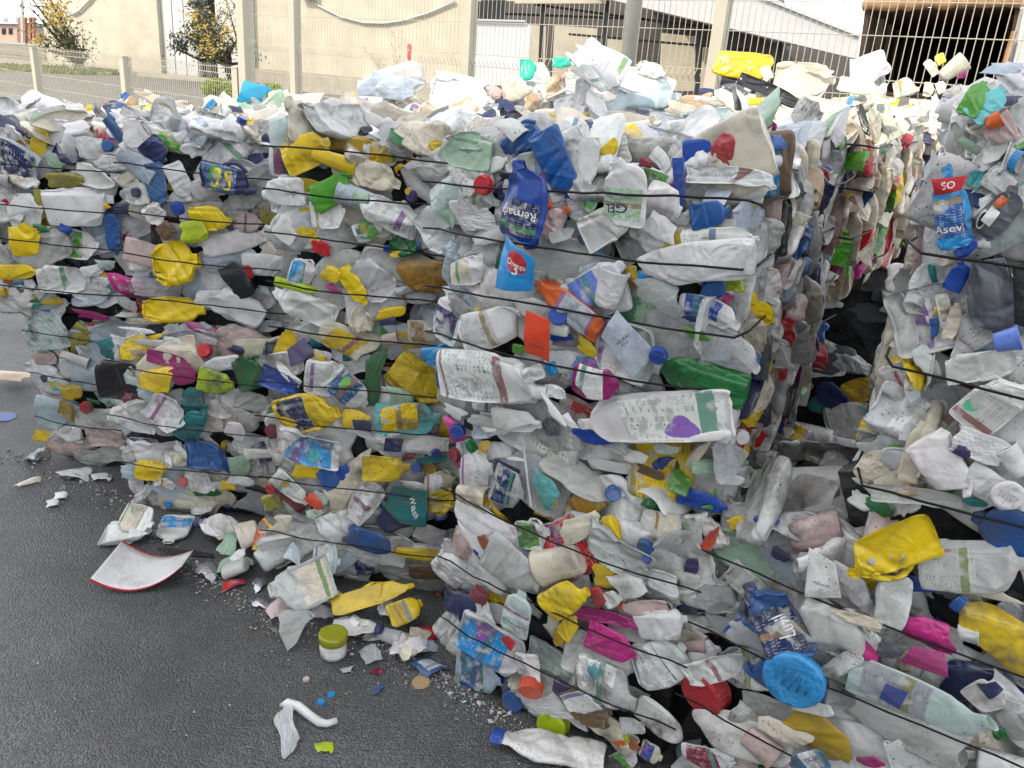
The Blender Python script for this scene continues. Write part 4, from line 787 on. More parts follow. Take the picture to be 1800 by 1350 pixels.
def place_tiles():
    for (ox, oy), txt in TILES.items():
        for it in txt.replace("\n", "|").split("|"):
            it = it.split()
            if not it: continue
            kind, col = it[0], it[1]
            x1, y1, x2, y2, w = [float(v) / 3 for v in it[2:7]]
            x1, x2, y1, y2 = x1 + ox, x2 + ox, y1 + oy, y2 + oy
            cap = label = spot = None; texts = []; d = 0.0
            for tk in it[7:]:
                k, v = tk.split(":", 1)
                if k == "c": cap = v
                elif k == "l": label = v
                elif k == "d": d = float(v)
                elif k == "e": spot = v
                elif k == "t":
                    q = v.split(":"); texts.append((q[0].replace("_", " "), q[1], *[float(z) for z in q[2:6]]))
            cx, cy = (x1 + x2) / 2, (y1 + y2) / 2
            if kind == 's' and w > 14 and rng.random() < .72: kind = 'w'
            h = None
            for dy in range(0, 200, 8):
                h = hit(min(max(cx, 4), 1790), cy + dy)
                if h: break
            if not h: continue
            p, b, f = h; n = face_n(b, f) if f in FACE else -b.M[1]
            side_layer = False
            if f == "T" or dy > 0:
                view = p - EYE; view[2] = 0; view /= np.linalg.norm(view)
                n = -view * .92 + np.array([0, 0, .38]); n /= np.linalg.norm(n)
                if dy > 0: p = p + view * .02
                off = .0
            else:
                l = W2L(b, p); a, s_ = FACE[f]
                ax = [k for k in range(3) if k != a]; dims = (b.w, b.dep, b.h)
                u, v = l[ax[0]] / dims[ax[0]], l[ax[1]] / dims[ax[1]]
                off = bulge(min(max(u, 0), 1), min(max(v, 0), 1)) - .026 + d * .0068 + (.024 if texts or col == 'red' and kind == 'q' else 0)
                p = p + n * off
                if f in "RL":            # edge-on layers: turn them half towards the viewer
                    view = EYE - p; view /= np.linalg.norm(view); big_ = w > 24 and f == 'L'; n2 = n * (.5 if big_ else 1) + view * (1.0 if big_ else .6); n2 /= np.linalg.norm(n2); n = n2; p = p + n * (.075 if big_ else 0)
            P1, P2, Pc = on_plane(x1, y1, p, n), on_plane(x2, y2, p, n), on_plane(cx, cy, p, n)
            dpx = math.hypot(x2 - x1, y2 - y1) or 1
            qx, qy = -(y2 - y1) / dpx * w / 2, (x2 - x1) / dpx * w / 2
            W = np.linalg.norm(on_plane(cx + qx, cy + qy, p, n) - on_plane(cx - qx, cy - qy, p, n))
            GRIME_DIM[0] = b.grime * U(.6, 1.2)
            if label is None and kind in "fjcb" and col in ("white", "grey", "ice", "cream", "pmint") and w > 22 and rng.random() < .24: label = ('white', 'grey', 'white', 'cream')[int(rng.integers(4))]
            o = put(kind, col, P1, P2, W, n, b.root, cap=cap, label=label, texts=texts, spot=spot, tilt=.08 if kind in "qk" or texts else .11,
                    proto=PROTO[kind][(len(texts[0][0]) * 3 + 4) % len(PROTO[kind])] if texts and kind != 'q' else None)
            if dy > 12 and kind not in "k":          # what it leans on
                for q in range(3):
                    sx, sy = cx + U(-.35, .35) * w, cy + (dy + .5 * w) * (.34, .67, 1.0)[q]
                    e = U(.5, .9) * max(w, dpx * .6) / 2
                    put("jcfsf"[int(rng.integers(5))], ("white", "cream", "grey", "white")[int(rng.integers(4))], on_plane(sx - e, sy, p, n) + view * .03, on_plane(sx + e, sy + U(-8, 8), p, n) + view * .03, W * U(.7, 1.1), n, b.root, tilt=.3)
            if f in "FRL" and dy == 0:
                l1, l2 = W2L(b, P1), W2L(b, P2); b.cover.setdefault(f, []).append(((l1 + l2) / 2, (l2 - l1), W))
place_tiles()

# ------------------------------------------------------------------ the pieces between: mostly white and milky bottles
FILL_COL = ["white"] * 48 + ["grey"] * 34 + ["cream"] * 9 + ["ice"] * 9 + ["pmint"] * 4 + ["rose"] * 2 + ["clear"] * 9 + ["yellow"] * 4 + ["ochre", "blue", "navy", "navy", "royal", "green", "teal", "mint", "maroon", "dark", "black"]
def fill_col(): return FILL_COL[int(rng.integers(len(FILL_COL)))]
TOP_COL = ["white"] * 10 + ["grey"] * 7 + ["cream"] * 4 + ["ice", "clear", "clear", "yellow", "navy", "mint"]
def top_col(): return TOP_COL[int(rng.integers(len(TOP_COL)))]
def covered(b, f, l, grow=.85):
    for c, d, w in b.cover.get(f, ()):
        L = np.linalg.norm(d); e = d / max(L, 1e-6); q = l - c; t = q @ e; s = math.sqrt(max(0, q @ q - t * t))
        if (t / (L / 2 * grow + 1e-6)) ** 2 + (s / (w / 2 * grow + 1e-6)) ** 2 < 1: return True
    return False
def fill_face(b, f, step, size, deep, kinds, colf, horiz=.38, skip=True, edge=False, jit=.5, lim=None, fat=None):
    a, s_ = FACE[f]; ax = [k for k in range(3) if k != a]; dims = (b.w, b.dep, b.h); n = face_n(b, f)
    nu, nv = max(2, int(round(dims[ax[0]] / step))), max(2, int(round(dims[ax[1]] / step)))
    for i in range(nu):
        for j in range(nv):
            u, v = (i + .5 + U(-jit, jit)) / nu, (j + .5 + U(-jit, jit)) / nv
            L = U(*size); mu, mv = min(.4, L * .36 / dims[ax[0]]), min(.4, L * .2 / dims[ax[1]])
            u, v = min(max(u, mu), 1 - mu), min(max(v, mv), 1 - mv)
            l = np.zeros(3); l[ax[0]], l[ax[1]] = u * dims[ax[0]], v * dims[ax[1]]; l[a] = dims[a] if s_ else 0
            if skip and covered(b, f, l): continue
            if lim and not lim(u, v): continue
            p = L2W(b, l)
            if p[2] < .03: continue
            p = p + n * (bulge(u, v) * (f != "T") - .028 - U(*deep))
            W = L * U(.34, .7)
            kind = kinds[int(rng.integers(len(kinds)))]
            an = rng.normal(0, horiz) + (math.pi if rng.random() < .5 else 0)
            if edge:                     # thin vertical layers seen on edge
                e1 = b.M[2] * math.cos(an * .25) + b.M[ax[0]] * math.sin(an * .25)
                nn = b.M[ax[0]] * (1 if rng.random() < .5 else -1) + n * U(-.35, .55)
                W = U(.03, .11)
            else:
                e1 = b.M[ax[0]] * math.cos(an) + b.M[ax[1]] * math.sin(an); nn = n
            if f == 'T':                 # lumps on top stand half upright
                vw = EYE - p; vw[2] = 0; vw /= np.linalg.norm(vw); nn = n * U(.25, .9) + vw * U(.1, .9) + rng.normal(0, .35, 3)
                e1 = np.cross(nn, [0, 0, 1]); e1 = e1 / np.linalg.norm(e1) + rng.normal(0, .35, 3); e1 /= np.linalg.norm(e1)
            e1 = np.array(e1); col = colf()
            if b.key in SUNNY and col in ("white", "grey", "ice", "clear", "pmint"): col = ("cream", "cream", "sunwhite", "tan")[int(rng.integers(4))]; GRIME_DIM[0] = b.grime * U(.6, 1.3) * (1.7 if f == 'T' and b.key not in SUNNY else 1)
            if col not in NEUTRAL and not edge and L > .12: W *= .12 / L; L = .12
            put(kind, col, p - e1 * L / 2, p + e1 * L / 2, W, nn, b.root, tilt=(.14 if f != 'T' else .3) if not edge else .2, thick=W * U(*fat) if fat else None,
                cap=None if kind not in "bj" or rng.random() > .3 else ["royal", "white", "red", "yellow", "green", "sky"][int(rng.integers(6))],
                label=None if rng.random() > (.34 if kind in "fbjc" else .12) or edge else ["white", "white", "grey", "sky", "yellow", "navy", "mint", "red", "leaf"][int(rng.integers(9))])
SUNNY = ("behind_middle", "gap_back", "back_second", "back_third")  # bales whose pale pieces get the warm sunlight in their colour
PAL["sunwhite"] = lin(205, 196, 176)  # white with the warm tone of sunshine mixed in
NEUTRAL = ("white", "grey", "cream", "ice", "pmint", "rose", "clear", "mint", "tan", "sunwhite", "dark", "black", "brown")
KM = "ffffjjcbbwwwwsspp"
for b in BALES:
    near = b.key in ("lower_middle", "upper_middle", "lower_right", "upper_right")
    for f in b.faces:
        if f == "F" and b.key == "gap_back":
            fill_face(b, f, .10, (.12, .24), (-.01, .04), "ccjjffbww", lambda: ("cream", "white", "cream", "grey", "white")[int(rng.integers(5))], lim=lambda u, v: v > .45)  # lower part left empty: the near-black core stands in for shade
        elif f == "F" and b.key in ("gap_back_low", "behind_middle_low"):
            fill_face(b, f, .14, (.16, .26), (-.01, .04), "ccjjffbww", lambda: ("grey", "white", "dark", "navy", "teal", "white", "cream")[int(rng.integers(7))])
        elif f == "F":
            fill_face(b, f, .14, (.16, .28), (.06, .11), "ccjjffbww", lambda: fill_col() if rng.random() < .55 else ("dark", "navy", "brown", "black")[int(rng.integers(4))], skip=False)  # backing layer, nearly half dark-coloured to paint shade into the crevices
            fill_face(b, f, .090, (.13, .27), (-.004, .030), KM, fill_col)
            if b.key not in ("back_second", "back_third"):
                fill_face(b, f, .14, (.05, .13), (-.018, .006), "sswwppffbt", fill_col)
        elif f == "T" and b.key not in ("lower_far_left", "lower_second", "lower_third"):
            fill_face(b, f, .14, (.14, .24), (-.005, .04), "ccjjffbww", top_col, 1.5, fat=(.28, .42))
            fill_face(b, f, .11, (.09, .22), (-.05, -.005), "jfbwwsspp", top_col, 1.5, fat=(.28, .45))
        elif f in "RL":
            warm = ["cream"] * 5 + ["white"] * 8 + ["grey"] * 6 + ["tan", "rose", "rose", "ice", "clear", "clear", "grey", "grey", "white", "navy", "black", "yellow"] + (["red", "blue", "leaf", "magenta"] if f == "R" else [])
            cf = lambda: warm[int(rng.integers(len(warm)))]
            deepc = ["dark", "black", "grey", "brown", "navy", "grey", "dark", "steel"]; cd = lambda: deepc[int(rng.integers(len(deepc)))]  # dark colours standing in for the shade deep in the gap
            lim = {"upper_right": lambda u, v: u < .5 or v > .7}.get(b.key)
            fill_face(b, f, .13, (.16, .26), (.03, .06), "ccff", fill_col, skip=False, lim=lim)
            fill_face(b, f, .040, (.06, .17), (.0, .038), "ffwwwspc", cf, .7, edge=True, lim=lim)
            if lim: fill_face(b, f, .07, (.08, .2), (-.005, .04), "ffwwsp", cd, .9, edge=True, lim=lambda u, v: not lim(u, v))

# ------------------------------------------------------------------ black tie wires round each bale
def wire(b, fr, out=.027):
    z = b.h * fr; pts = []
    wob = lambda: np.array([0, 0, U(-.004, .004)])
    ns = 16
    if "L" in b.faces:
        for t in np.linspace(1, 0.06, 8): pts.append(L2W(b, [-out * U(.5, 1.1), b.dep * t, z + U(-.006, .006)]))
    ph = U(0, 6)
    if "L" not in b.faces: pass
    for i in range(ns + 1):
        u = i / ns
        bu = max(bulge(u, fr), .004)
        pts.append(L2W(b, [b.w * (u * 1.02 - .01), -(out * U(.88, 1.0) + bu * 1.0), z + .006 * math.sin(ph + u * 4) + U(-.0015, .0015)]))
    if "R" in b.faces:
        for t in np.linspace(0.04, 1, 8): pts.append(L2W(b, [b.w + out * U(.35, .8), b.dep * t, z + U(-.008, .008)]))
    else: pass
    # smooth the run a little
    Q = []
    for i in range(len(pts) - 1):
        for t in (0, .5): Q.append(pts[i] * (1 - t) + pts[i + 1] * t)
    Q.append(pts[-1])
    mb = MB(); mb.tube(Q, .0024 if b.O[2] > .3 else .0019, 6)
    o = mb.build("tie_wire", M_WIRE, b.root, True); o.matrix_basis = parent_inv(b.root)
for b in BALES:
    for fr in b.wires: wire(b, fr)

# ================================================================== ground, road and yard
def asphalt(name, dark, light, scale, rough=.5, bump=.55, warm=(1, 1, 1)):
    m, nt, b = new_mat(name)
    g = N(nt, "ShaderNodeNewGeometry")
    vo = N(nt, "ShaderNodeTexVoronoi", i_Scale=scale); nt.links.new(g.outputs["Position"], vo.inputs["Vector"])
    bw = N(nt, "ShaderNodeRGBToBW"); nt.links.new(vo.outputs["Color"], bw.inputs[0])
    n0 = N(nt, "ShaderNodeTexNoise", i_Scale=1.6, i_Detail=8.0, i_Roughness=.65); nt.links.new(g.outputs["Position"], n0.inputs["Vector"])
    n1 = N(nt, "ShaderNodeTexNoise", i_Scale=scale * .5, i_Detail=4.0); nt.links.new(g.outputs["Position"], n1.inputs["Vector"])
    c = mixc(nt, ramp(nt, bw.outputs[0], .35, .9), (*dark, 1), (*light, 1))
    c = mixc(nt, ramp(nt, bw.outputs[0], .86, .90), c, (.13, .13, .135, 1))
    c = mixc(nt, math_n(nt, 'MULTIPLY', ramp(nt, n0.outputs["Fac"], .42, .62), .6), c, tuple(d * .55 for d in dark) + (1,))
    nt.links.new(c, b.inputs["Base Color"])
    nt.links.new(math_n(nt, 'ADD', math_n(nt, 'MULTIPLY', n0.outputs["Fac"], .35), rough - .15), b.inputs["Roughness"])
    h = math_n(nt, 'SUBTRACT', math_n(nt, 'ADD', math_n(nt, 'MULTIPLY', bw.outputs[0], .9), math_n(nt, 'MULTIPLY', n1.outputs["Fac"], .35)), math_n(nt, 'MULTIPLY', vo.outputs["Distance"], 1.5))
    bp = N(nt, "ShaderNodeBump", i_Strength=bump, i_Distance=.006); nt.links.new(h, bp.inputs["Height"]); nt.links.new(bp.outputs[0], b.inputs["Normal"])
    return m
M_ASPH = asphalt("asphalt", (.088, .087, .086), (.185, .183, .18), 190, .40, .55)
M_ROAD = asphalt("sunlit_road", (.15, .138, .12), (.21, .19, .165), 40, .75, .2)  # asphalt paled and warmed, sunlight put into its colour
mb = MB(); mb.quad((-200, -80, 0), (200, -80, 0), (200, 400, 0), (-200, 400, 0))
tag(mb.build("ground", M_ASPH), kind="structure")
FP = np.array([2.8, 5.4, 0.0]); FD = np.array([-.785, .62, 0]); FD /= np.linalg.norm(FD); FN = np.array([FD[1], -FD[0], 0])
# road beyond the fence, kerb and verge
mb = MB(); q = [FP + FD * t + FN * s for t, s in ((-30, .5), (60, .5), (60, 70), (-30, 70))]
q = [p if p[1] > 0 else p for p in q]
mb.quad(*[(p[0], p[1], .004) for p in q]); tag(mb.build("road", M_ROAD), kind="structure")

M_STUC = simple("cream_stucco", lin(200, 191, 170), .9, noise=.2, nscale=.9, bump=.25, bscale=6)
M_WPAN = simple("white_panel", lin(196, 196, 192), .55, noise=.06, nscale=2)
M_DARK = simple("dark_opening", (.02, .021, .024), .8)
M_GREYM = simple("grey_metal", lin(196, 200, 202), .5, .1, noise=.08, nscale=1.5)
M_POST = simple("cream_powder_coat", lin(196, 189, 168), .5, noise=.05)
M_GALV = simple("galvanised_steel", lin(190, 190, 182), .45, .4, noise=.12, nscale=5)
M_CONC = simple("concrete", lin(176, 168, 152), .9, noise=.18, nscale=3, bump=.2)
M_RUST = simple("rusty_brown_steel", lin(84, 62, 50), .75, noise=.35, nscale=3, bump=.2)
M_INNER = simple("dark_brown_steel", lin(118, 102, 92), .8, noise=.35, nscale=2)
M_TARP = simple("rolled_tan_tarpaulin", lin(176, 136, 96), .8, noise=.3, nscale=6, bump=.4, bscale=12)

def frame_from(A, B):
    """matrix with x from A to B on the ground, y pointing away from the viewer"""
    A, B = Vector(A), Vector(B); x = (B - A).normalized(); y = Vector((-x.y, x.x, 0)); z = Vector((0, 0, 1))
    M = Matrix((x, y, z)).transposed().to_4x4(); M.translation = A; return M, (B - A).length
def hpart(root, name, mat, boxes, smooth=False):
    mb = MB()
    for lo, hi in boxes: mb.box(lo, hi)
    o = mb.build(name, mat, root, smooth); return o
def root_at(name, M):
    e = empty(name, M.translation, M.to_euler().z); return e

# ---- long cream building with a white panelled bay
A, B = on_ground(84, 113.5), on_ground(440, 147.0)
Mf, Lf = frame_from(A, B)
def fx(px, py):                                  # distance along the facade at which the photo column meets it
    n = np.array(Mf.col[1][:3]); p = on_plane(px, py, A, n); return float((Vector(p) - Mf.translation).dot(Mf.col[0].to_3d()))
x280, x340, x376, x432, x452, x835 = [fx(x, 70) for x in (280, 340, 376, 432, 452, 838)]
bld = root_at("cream_warehouse", Mf); tag(bld, "long cream stucco warehouse beyond the fence with a white panelled bay", "building")
hpart(bld, "stucco_wall", M_STUC, [((0, 0, 0), (x280, 12, 8.5))])
nb = 3
for k in range(nb):
    a, b_ = x280 + .01 + (x340 - x280) * k / nb, x280 + (x340 - x280) * (k + 1) / nb - .05
    hpart(bld, "wall_panel", M_WPAN, [((a, .25, 0), (b_, 12, 8.4))])
hpart(bld, "panel_backing", M_GREYM, [((x280 + .005, .32, 0), (x340, 11.9, 8.35))])
hpart(bld, "doorway", M_DARK, [((x340, 1.2, 0), (x376, 11.9, 8.3))])
hpart(bld, "wall_panel", M_WPAN, [((x376, .2, 0), (x432, 12, 8.4))])
hpart(bld, "stucco_wall", M_STUC, [((x432 + .01, 0, 0), (x835, 12, 8.5))])
hpart(bld, "drain_pipe", M_GREYM, [((x452 - .55, -.3, 0), (x452 - .1, -.01, 8.5))])
hpart(bld, "plinth", M_CONC, [((x452, -.25, 0), (x835 - .02, -.004, .75))])
hpart(bld, "wall_light", M_GREYM, [((fx(546, 8) - .4, -.5, 1.5 + 2.6), (fx(546, 8) + .4, -.01, 1.5 + 3.0))])
# hose slung along the wall
def on_fac(px, py, off=-.12):
    n = np.array(Mf.col[1][:3]); p = on_plane(px, py, np.array(Mf.translation) + n * off, n); return Vector(p)
for pts, r in (([(545, 2), (566, 13), (600, 30), (640, 40), (675, 41), (710, 36), (750, 24), (800, 3)], .055), ([(118, 20), (128, 25), (138, 20), (158, 0), (165, -8)], .06)):
    P = [on_fac(*p) for p in pts]; mb = MB(); mb.tube([Mf.inverted() @ p for p in P], r, 6)
    mb.build("slung_cable", M_GALV, bld, True)
mb = MB(); mb.box((x432 - 30, -3.2, 0), (x835, -3.0, .22)); kb = mb.build("kerb", M_CONC); kb.matrix_world = Mf; tag(kb, kind="structure")

# ---- open steel shed on the right: white gable fascia over a dark hall
sh = empty("open_shed"); tag(sh, "open steel shed with white sloping gable roof and dark hall", "building")
def sp(px, py, Y): return Vector(at_depth(px, py, Y))
Y0 = 30.0
def prism(name, pts, Y, dep, mat, parent):
    mb = MB(); f = [sp(x, y, Y) for x, y in pts]; d = Vector((0, dep, 0)); n = len(f)
    mb.V = [tuple(p) for p in f] + [tuple(p + d) for p in f]
    mb.F = [tuple(range(n))[::-1], tuple(range(n, 2 * n))] + [(i, (i + 1) % n, n + (i + 1) % n, n + i) for i in range(n)]
    return mb.build(name, mat, parent)
prism("gable_fascia", [(1015, -60), (1180, -70), (1510, 64), (1508, 104), (1068, -2)], Y0, .5, M_WPAN, sh)
prism("roof_edge", [(1180, -74), (1514, 60), (1514, 66), (1180, -66)], Y0 - .12, 14, M_GREYM, sh)
prism("side_wall", [(828, -60), (1066, -60), (1066, 6), (905, 6), (905, 2), (828, 2)], Y0 + .6, .4, M_STUC, sh)
M_HALL = simple("hall_back", lin(92, 88, 84), .9, noise=.3, nscale=.5)
prism("back_wall", [(820, -60), (1180, -58), (1494, 72), (1494, 190), (820, 190)], Y0 + 9, .3, M_HALL, sh)
for x in (842, 956, 1068, 1234, 1290, 1376):
    prism("column", [(x - 4, -20), (x + 4, -20), (x - 6, 180), (x - 13, 180)], Y0 + .8, .25, M_DARK, sh)
for a, b_ in (((830, 22), (1140, 34)), ((940, 8), (1330, 60)), ((1000, 60), (1320, 88))):
    prism("truss_beam", [(a[0], a[1] - 2), (b_[0], b_[1] - 2), (b_[0], b_[1] + 1.5), (a[0], a[1] + 1.5)], Y0 + 1.3, .25, M_DARK, sh)
prism("door_grille", [(846, 0), (890, 0), (888, 36), (845, 36)], Y0 + .3, .2, M_DARK, sh)
for x0, x1, y0, y1, d in ((898, 960, 40, 150, 6), (975, 1050, 44, 160, 5.6), (1060, 1120, 66, 160, 5.2), (1165, 1225, 58, 160, 4.9), (1238, 1262, 80, 160, 4.6)):
    prism("hall_partition", [(x0, y0), (x1, y0 + 6), (x1 - 4, y1), (x0 - 6, y1)], Y0 + d, .3, M_STUC, sh)
M_TANK = simple("white_box_body", lin(205, 207, 205), .5, noise=.05)
tk = empty("white_box_trailer"); tag(tk, "plain white box trailer parked behind the mesh fence by a tall cream post", "trailer")
prism("box_body", [(836, 36), (922, 38), (934, 46), (926, 150), (828, 150)], 24, 2.4, M_TANK, tk)
prism("roof_rail", [(835, 33), (923, 35.4), (923, 38.4), (835, 36.4)], 23.9, 2.4, M_GREYM, tk)

# ---- open tipper body with a rolled tarpaulin
tp = empty("tipper_body"); tag(tp, "brown steel tipper body, open end showing dark inside, rolled tarp on top", "truck")
YT = 12.0
C = [sp(1521, 16, YT), sp(1793, 10, YT), sp(1764, 170, YT), sp(1500, 165, YT)]
c_in = lambda p, q, t: p * (1 - t) + q * t
dep = Vector((2.75, 4.9, 0))
def wallq(name, a, b_, th, mat):
    mb = MB(); ctr = sum(C, Vector()) / 4
    ia, ib = a + (ctr - a) * th, b_ + (ctr - b_) * th
    mb.V = [tuple(p) for p in (a, b_, ib, ia, a + dep, b_ + dep, ib + dep, ia + dep)]
    mb.F = [(0, 1, 2, 3), (7, 6, 5, 4), (0, 4, 5, 1), (1, 5, 6, 2), (2, 6, 7, 3), (3, 7, 4, 0)]
    return mb.build(name, mat, tp)
wallq("side_panel", C[0], C[3], .06, M_RUST); wallq("side_panel", C[1], C[2], .05, M_RUST); wallq("top_panel", C[0], C[1], .05, M_RUST); wallq("floor_panel", C[3], C[2], .05, M_RUST)
mb = MB(); mb.V = [tuple(p + dep * .98) for p in C]; mb.F = [(0, 1, 2, 3)]; mb.build("end_panel", M_INNER, tp)
for k in range(1, 6):
    for s in (0, 1):
        a, b_ = (C[0], C[3]) if s == 0 else (C[1], C[2]); ctr = sum(C, Vector()) / 4
        p0, p1 = a + (ctr - a) * .07 + dep * k / 6, b_ + (ctr - b_) * .07 + dep * k / 6
        mb = MB(); mb.tube([p0, p1], .06, 4); mb.build("rib", M_INNER, tp)
pts = [c_in(C[0], C[1], t) + Vector((0, -.03, .05 + U(-.025, .025))) for t in np.linspace(-.02, 1.0, 22)]
mb = MB(); mb.tube(pts, [.075 * U(.8, 1.25) for _ in pts], 9); mb.build("rolled_tarp", M_TARP, tp, True)
mb = MB(); a, b_ = sp(1800, 14, YT - .1), sp(1768, 175, YT - .1)
mb.V = [tuple(v) for v in (a, a + Vector((.9, -.5, 0)), b_ + Vector((.9, -.5, 0)), b_, a + Vector((0, .1, 0)), a + Vector((.9, -.4, 0)), b_ + Vector((.9, -.4, 0)), b_ + Vector((0, .1, 0)))]
mb.F = [(0, 1, 2, 3), (7, 6, 5, 4), (0, 4, 5, 1), (1, 5, 6, 2), (2, 6, 7, 3), (3, 7, 4, 0)]; mb.build("tailgate", M_WPAN, tp)
mb = MB(); mb.tube([sp(1783, 55, YT - .2), sp(1766, 112, YT - .2)], .035, 6); mb.build("hinge_bar", M_TARP, tp)

# ---- welded mesh fences
def fpt(px, py):
    p = on_plane(px, py, FP, np.array([FN[0], FN[1], 0])); return float((p - FP) @ FD)
def fence_panel(root, t0, t1, z1, folds, r):
    mb = MB(); n = int((t1 - t0) / .05)
    P = lambda t, z, o=0.0: tuple(FP + FD * t - FN * o + np.array([0, 0, z]))
    zs = [.06]; 
    for f in sorted(folds): zs += [f - .05, f, f + .05]
    zs += [z1]
    for i in range(n + 1):
        t = t0 + (t1 - t0) * i / n
        mb.tube([P(t, z, .035 if any(abs(z - f) < 1e-6 for f in folds) else 0) for z in zs], r * .85, 4, False)
    hz = sorted(set([round(z, 3) for z in np.arange(.1, z1 - .02, .2)]))
    hz = [z for z in hz if all(abs(z - f) > .12 for f in folds)] + [f + d for f in folds for d in (-.05, .05)]
    for z in hz: mb.tube([P(t0, z), P(t1, z)], r, 4, False)
    mb.build("mesh_panel", M_POST, root)
def fence_post(root, t, z1, wd, name="post"):
    mb = MB(); M = Matrix((Vector(FD), Vector(FN), Vector((0, 0, 1)))).transposed().to_4x4(); M.translation = Vector(FP + FD * t - FN * .01)
    mb.box((-wd / 2, -wd / 2, 0), (wd / 2, wd / 2, z1), M); mb.box((-wd / 2 - .006, -wd / 2 - .006, z1), (wd / 2 + .006, wd / 2 + .006, z1 + .015), M)
    mb.build(name, M_POST, root)
tall = empty("mesh_fence", tuple(FP)); tall.location = (0, 0, 0); tag(tall, "tall cream welded mesh fence with square posts behind the bales", "fence")
tp_px = (433, 520, 826, 1265)
ts = [fpt(x, 70) for x in tp_px] + [fpt(1265, 70) - 2.52, fpt(1265, 70) - 5.04]
for k, t in enumerate(ts): fence_post(tall, t, 2.55, .095 if k else .14)
for a, b_ in zip(ts[1:], ts[:-1]): fence_panel(tall, a + .05, b_ - .05, 2.5, (.6, 1.58), .0033)
low = empty("mesh_fence"); tag(low, "low cream welded mesh fence with V-folded top along the yard at left", "fence")
t0 = fpt(420, 120); tl = [t0, fpt(222, 120), fpt(66, 120)]; tl += [tl[-1] + 2.5, tl[-1] + 5.0, tl[-1] + 7.5]
for t in tl: fence_post(low, t, 1.30, .12)
for a, b_ in zip(tl[:-1], tl[1:]): fence_panel(low, a + .06, b_ - .06, 1.33, (.45, 1.18), .0042)
# lamp pole just before the fence
lp = empty("lamp_pole"); tag(lp, "round galvanised lamp pole standing in front of the tall mesh fence", "pole")
pp = FP + FD * fpt(1152, 60) - FN * .35
mb = MB(); mb.tube([(pp[0], pp[1], 0), (pp[0], pp[1], 6)], [.062, .045], 18); mb.build("shaft", M_GALV, lp, True)
mb = MB(); mb.box((pp[0] - .13, pp[1] - .13, 0), (pp[0] + .13, pp[1] + .13, .03)); mb.build("base_plate", M_GALV, lp)
mb = MB(); mb.tube([(pp[0], pp[1], 5.95), (pp[0], pp[1] - .4, 6.15), (pp[0], pp[1] - .9, 6.2)], .03, 8); mb.build("arm", M_GALV, lp, True)

# ---- far left: low wall, distant block, brick-red lattice tower, street lamp
g0, g1 = on_ground(-30, 104), on_ground(84, 112)
M2, L2 = frame_from(g0, g1); lw = empty("boundary_wall", M2.translation, M2.to_euler().z); tag(lw, "low pale boundary wall at far left beyond the verge", "wall")
hpart(lw, "wall_face", M_CONC, [((0, 0, 0), (L2, .4, .9))]); hpart(lw, "coping", M_WPAN, [((-.05, -.06, .9), (L2 + .05, .46, 1.02))])
fb = empty("far_building"); tag(fb, "distant pinkish block with flat roof and chimneys at far left", "building")
M_PINK = simple("pinkish_render", lin(196, 170, 150), .9, noise=.15, nscale=.2)
prism("wall", [(-60, 40), (30, 42), (30, 100), (-60, 100)], 110, 12, M_PINK, fb)
prism("roof", [(-60, 36.5), (31, 39), (31, 42.5), (-60, 40.5)], 109.6, 13, M_GREYM, fb)
for x in (4, 24): prism("chimney", [(x - 3, 31), (x + 3, 31), (x + 3, 39), (x - 3, 39)], 112, 1, M_GREYM, fb)
for x in (6, 18): prism("window", [(x - 3, 50), (x + 3, 50), (x + 3, 60), (x - 3, 60)], 109.9, .08, M_DARK, fb)
tw = empty("lattice_tower"); tag(tw, "brick-red lattice tower behind the yellow-flowering tree at far left", "tower")
M_BRICKR = simple("brick_red", lin(178, 126, 98), .8, noise=.25, nscale=.5)
for x in (32, 41, 50, 56): prism("upright", [(x, 30), (x + 3, 30), (x + 4.5, 103), (x + 1.5, 103)], 70, .3, M_BRICKR, tw)
for y in range(32, 104, 7): prism("rung", [(31, y), (57, y + 1.5), (57, y + 3.6), (31, y + 2.2)], 70.1, .3, M_BRICKR, tw)
sl = empty("street_lamp"); tag(sl, "grey street lamp post rising behind the tree at far left", "lamp")
prism("shaft", [(34, -40), (38.5, -40), (41, 105), (37, 105)], 60, .15, M_GALV, sl)
prism("lantern", [(26, -46), (40, -46), (40, -41), (26, -42)], 60, .3, M_GALV, sl)
# round red sign seen edge-on
sg = empty("road_sign"); tag(sg, "small red edge-on sign on a thin post before the cream wall", "sign")
YS = 20.0
prism("post", [(717.5, 90), (720, 90), (719.5, 160), (717, 160)], YS, .05, M_GALV, sg)
M_SIGN = simple("red_sign_face", lin(190, 90, 90), .5)
prism("sign_plate", [(716, 80), (718, 77), (721, 77), (723, 81), (723.4, 93), (722, 104), (719.5, 109), (717.5, 108), (716, 100)], YS - .03, .03, M_SIGN, sg)

# ---- plants
def leaf_mat(name, c1, c2):
    m, nt, b = new_mat(name); oi = N(nt, "ShaderNodeNewGeometry")
    nt.links.new(mixc(nt, oi.outputs["Random Per Island"], (*c1, 1), (*c2, 1)), b.inputs["Base Color"]); b.inputs["Roughness"].default_value = .6
    t = N(nt, "ShaderNodeBsdfTranslucent"); nt.links.new(mixc(nt, oi.outputs["Random Per Island"], (*c1, 1), (*c2, 1)), t.inputs[0])
    mxs = N(nt, "ShaderNodeMixShader"); mxs.inputs[0].default_value = .3; nt.links.new(b.outputs[0], mxs.inputs[1]); nt.links.new(t.outputs[0], mxs.inputs[2])
    nt.links.new(mxs.outputs[0], nt.nodes["Material Output"].inputs["Surface"]); return m
M_LEAF = leaf_mat("olive_leaves", (.10, .115, .05), (.20, .20, .10)); M_FLOW = leaf_mat("yellow_blossom", (.48, .34, .07), (.62, .46, .13))
